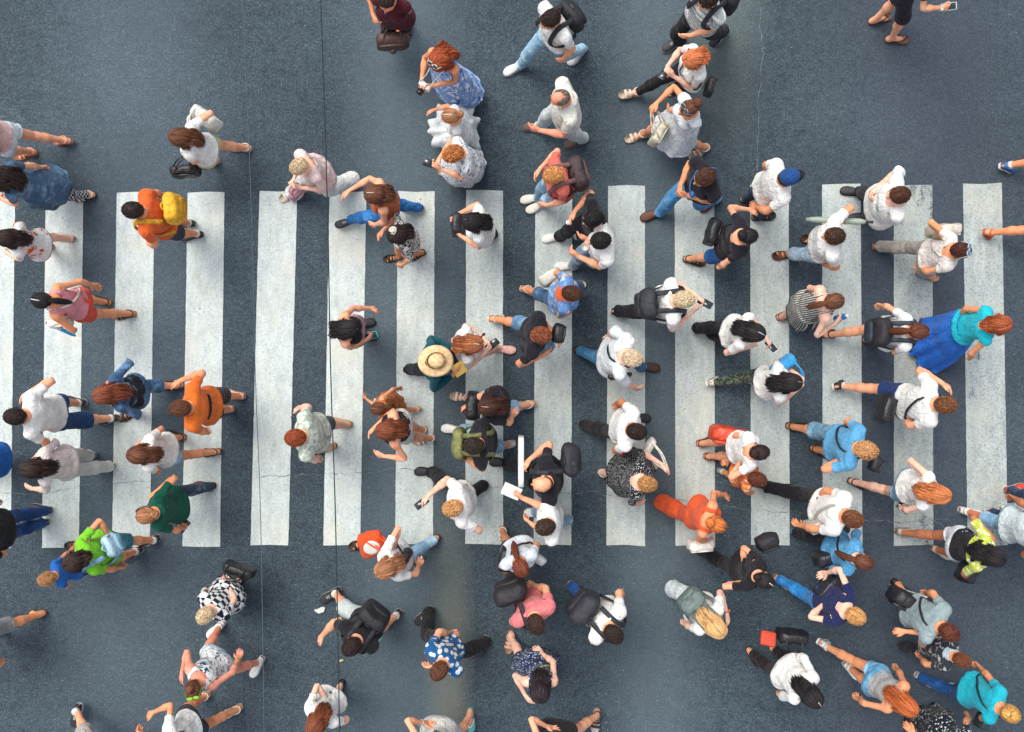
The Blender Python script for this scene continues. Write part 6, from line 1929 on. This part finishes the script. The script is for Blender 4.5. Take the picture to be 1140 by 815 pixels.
def setting():
    R = 150.0
    v = np.array([[-R, -R, 0], [R, -R, 0], [R, R, 0], [-R, R, 0]])
    g = add_obj('road', make_mesh('road', v, np.array([[0, 1, 2, 3]]), smooth=False), asphalt()); tag(g, kind='structure')
    # stripes: photo x of the left and right edge at the top, and at the bottom; top and bottom y
    st = [(-29, 17, -33, 12, 214, 610, .15), (51, 93, 47, 88, 214, 610, .15), (130, 172, 125, 167, 214, 609, .1), (209, 250, 203, 245, 214, 609, .1), (289, 331, 279, 321, 213, 607, .1), (367, 408, 360, 401, 213, 607, .1),
          (443, 484, 440, 482, 213, 606, .2), (519, 560, 518, 560, 211, 606, .3), (596, 637, 594, 636, 209, 606, .35), (677, 718, 675, 718, 207, 607, .3), (751, 795, 752, 796, 206, 607, .3),
          (835, 878, 836, 879, 206, 607, .4), (915, 958, 916, 960, 206, 607, .5), (995, 1038, 995, 1039, 206, 607, .95), (1072, 1115, 1077, 1122, 205, 607, .85), (1150, 1193, 1158, 1202, 205, 607, .8)]
    rng = np.random.default_rng(3)
    mats = {}
    for a, b, c, d, y0, y1, w in st:
        n = 60
        L_ = np.linspace(0, 1, n)
        rows = []
        for t in L_:
            y = y0 + (y1 - y0) * t
            xl = a + (c - a) * t; xr = b + (d - b) * t
            j = rng.normal(0, .13, 2)
            rows.append([w3(xl + j[0], y, 0), w3(xl * .5 + xr * .5, y, 0), w3(xr + j[1], y, 0)])
        V = np.array(rows).reshape(-1, 3)
        # uneven painted ends
        V[:3, 1] += rng.normal(0, .006, 3); V[-3:, 1] += rng.normal(0, .006, 3)
        V[:, 2] = .004
        f = grid_faces(n, 3)
        if w not in mats:
            mats[w] = paint(w)
        o = add_obj('road_marking', make_mesh('road_marking', V, f), mats[w]); tag(o, kind='structure')
    # cracks
    def crack(pts, wd, seed, col, z=.008, jit=2.2):
        rr = np.random.default_rng(seed)
        P_ = []
        for (x0, y0), (x1, y1) in zip(pts[:-1], pts[1:]):
            k = max(3, int(math.hypot(x1 - x0, y1 - y0) / 3.5))
            for t in np.linspace(0, 1, k, endpoint=False):
                P_.append((x0 + (x1 - x0) * t, y0 + (y1 - y0) * t))
        P_ = np.array(P_)
        nz = np.cumsum(rr.normal(0, .9, len(P_))); nz -= np.linspace(0, nz[-1], len(P_))
        nv = np.array([0, 1.0]) if abs(pts[-1][0] - pts[0][0]) > abs(pts[-1][1] - pts[0][1]) else np.array([1.0, 0])
        P_ = P_ + nv * (np.clip(nz, -4, 4) * .8 + rr.normal(0, .5, len(P_)))[:, None]
        C = np.array([w3(x, y, 0) for x, y in P_]); C[:, 2] = z
        ww = np.abs(rr.normal(.7, .35, len(C))) * wd * (rr.random(len(C)) > .12)
        off = np.array([nv[0], nv[1] * 1.0, 0])
        V = np.stack([C - off * ww[:, None] / 2, C + off * ww[:, None] / 2], 1).reshape(-1, 3)
        f = grid_faces(len(C), 2)
        if nv[1] > .5:
            pass
        o = add_obj('road_crack', make_mesh('road_crack', V, f), col); tag(o, kind='structure')
    dk = plain('crack_dirt', '646d70', .9); lt = plain('crack_dust', '69757b', .9)
    crack([(0, 548), (40, 549), (90, 541), (130, 536), (190, 538)], .006, 1, dk)
    crack([(290, 531), (370, 527), (410, 527), (440, 520), (480, 525), (530, 540), (560, 541), (640, 548), (720, 551), (800, 561), (840, 566), (900, 572), (940, 577), (1000, 581), (1060, 578)], .008, 2, dk)
    crack([(845, 0), (848, 60), (845, 120), (843, 200)], .007, 4, lt)
    crack([(660, 760), (658, 700), (655, 640)], .008, 6, plain('crack_dark', '2e343b', .9))
    crack([(1030, 575), (1056, 590), (1090, 586)], .009, 7, lt)
    # overhead cables, well above the crowd
    def cable(p0, p1, p2, z, r, label, col):
        pts = [w3(*p, z) for p in (p0, p1, p2)]
        a, b_, c = pts
        ext0 = a + (a - b_) * 4.0; ext2 = c + (c - b_) * 4.0
        ext0[2] += .5; ext2[2] += .5
        sp = spline([ext0, a, b_, c, ext2], 90)
        v, f = tube(sp, r, 8)
        o = add_obj('overhead_cable', make_mesh('overhead_cable', v, f), plain('cable', col, .9, spec=.1)); tag(o, label, 'cable', 'cables strung above the crossing')
    cable((270, 0), (284, 407), (294, 815), 5.6, .0022, 'thinner overhead cable passing beside the checked dress', '4d585f')
    cable((357, 0), (368, 407), (378, 815), 5.6, .0034, 'thicker dark overhead cable passing over the camouflage shirt', '30363a')
    # litter
    def scrap(name, label, cat, px, py, size, col, seed):
        rr = np.random.default_rng(seed)
        n = 7; u = np.linspace(-1, 1, n)
        X, Y = np.meshgrid(u, u, indexing='ij')
        r = np.maximum(np.abs(X), np.abs(Y)); a = np.arctan2(Y, X)
        x = r * np.cos(a) * (1 + .25 * np.sin(3 * a + seed)) * size; y = r * np.sin(a) * (.55 + .2 * np.sin(2 * a)) * size
        z = .012 + .012 * np.abs(np.sin(X * 3 + seed)) + rr.random(X.shape) * .006
        g_ = np.stack([x, y, z], -1).reshape(-1, 3)
        f = grid_faces(n, n)
        V = np.concatenate([g_, g_ * np.array([1, 1, .3])]); ff = np.concatenate([f, f[:, ::-1] + n * n])
        o = add_obj(name, make_mesh(name, V, ff), plain(name, col, .6), loc=tuple(w3(px, py, 0))); tag(o, label, cat)
    scrap('leaf', 'small green leaf lying by the bare foot at the left edge', 'leaf', 36, 687, .035, '4f7a35', 2)
    scrap('paper_scrap', 'crumpled white paper scrap lying on the asphalt below the striped crossing', 'litter', 357, 679, .055, 'c4c7c4', 5)
    scrap('paper_scrap', 'tiny pale scrap of litter near the person in black tee and white shorts', 'litter', 380, 735, .022, 'b9b07a', 7)
    o = None

def light_and_camera():
    w = bpy.data.worlds.new('World'); SC.world = w; w.use_nodes = True
    nt = w.node_tree; bg = nt.nodes['Background']
    sk = nt.nodes.new('ShaderNodeTexSky'); sk.sky_type = 'NISHITA'; sk.sun_disc = False
    el, az = math.radians(62), math.radians(-40)        # light from the upper left of the picture
    sk.sun_elevation = el; sk.sun_rotation = az; sk.air_density = 1.0; sk.dust_density = 2.5; sk.ozone_density = 1.0
    hs = nt.nodes.new('ShaderNodeHueSaturation'); hs.inputs['Saturation'].default_value = .45   # thin bright overcast
    nt.links.new(sk.outputs[0], hs.inputs['Color']); nt.links.new(hs.outputs[0], bg.inputs[0]); bg.inputs[1].default_value = SKY
    ld = bpy.data.lights.new('sun', 'SUN'); ld.energy = SUN; ld.angle = math.radians(SUNANG); ld.color = (1, .95, .87)
    lo = bpy.data.objects.new('sun', ld); COL.objects.link(lo)
    dv = Vector((math.sin(az) * math.cos(el), math.cos(az) * math.cos(el), math.sin(el)))
    lo.rotation_euler = dv.to_track_quat('Z', 'Y').to_euler(); lo.location = (0, 0, 30)
    cd = bpy.data.cameras.new('camera'); cd.sensor_width = 36; cd.lens = 36 * D * PPM / 1140.0; cd.clip_start = .1; cd.clip_end = 500
    co = bpy.data.objects.new('camera', cd); co.location = (0, 0, D); COL.objects.link(co)
    SC.camera = co
    SC.view_settings.view_transform = 'Standard'; SC.view_settings.look = 'None'; SC.view_settings.exposure = EXPO; SC.view_settings.gamma = 1
    SC.render.engine = 'CYCLES'

SKY, SUN, SUNANG, EXPO = .135, 1.35, 34, 0.93
setting()
light_and_camera()
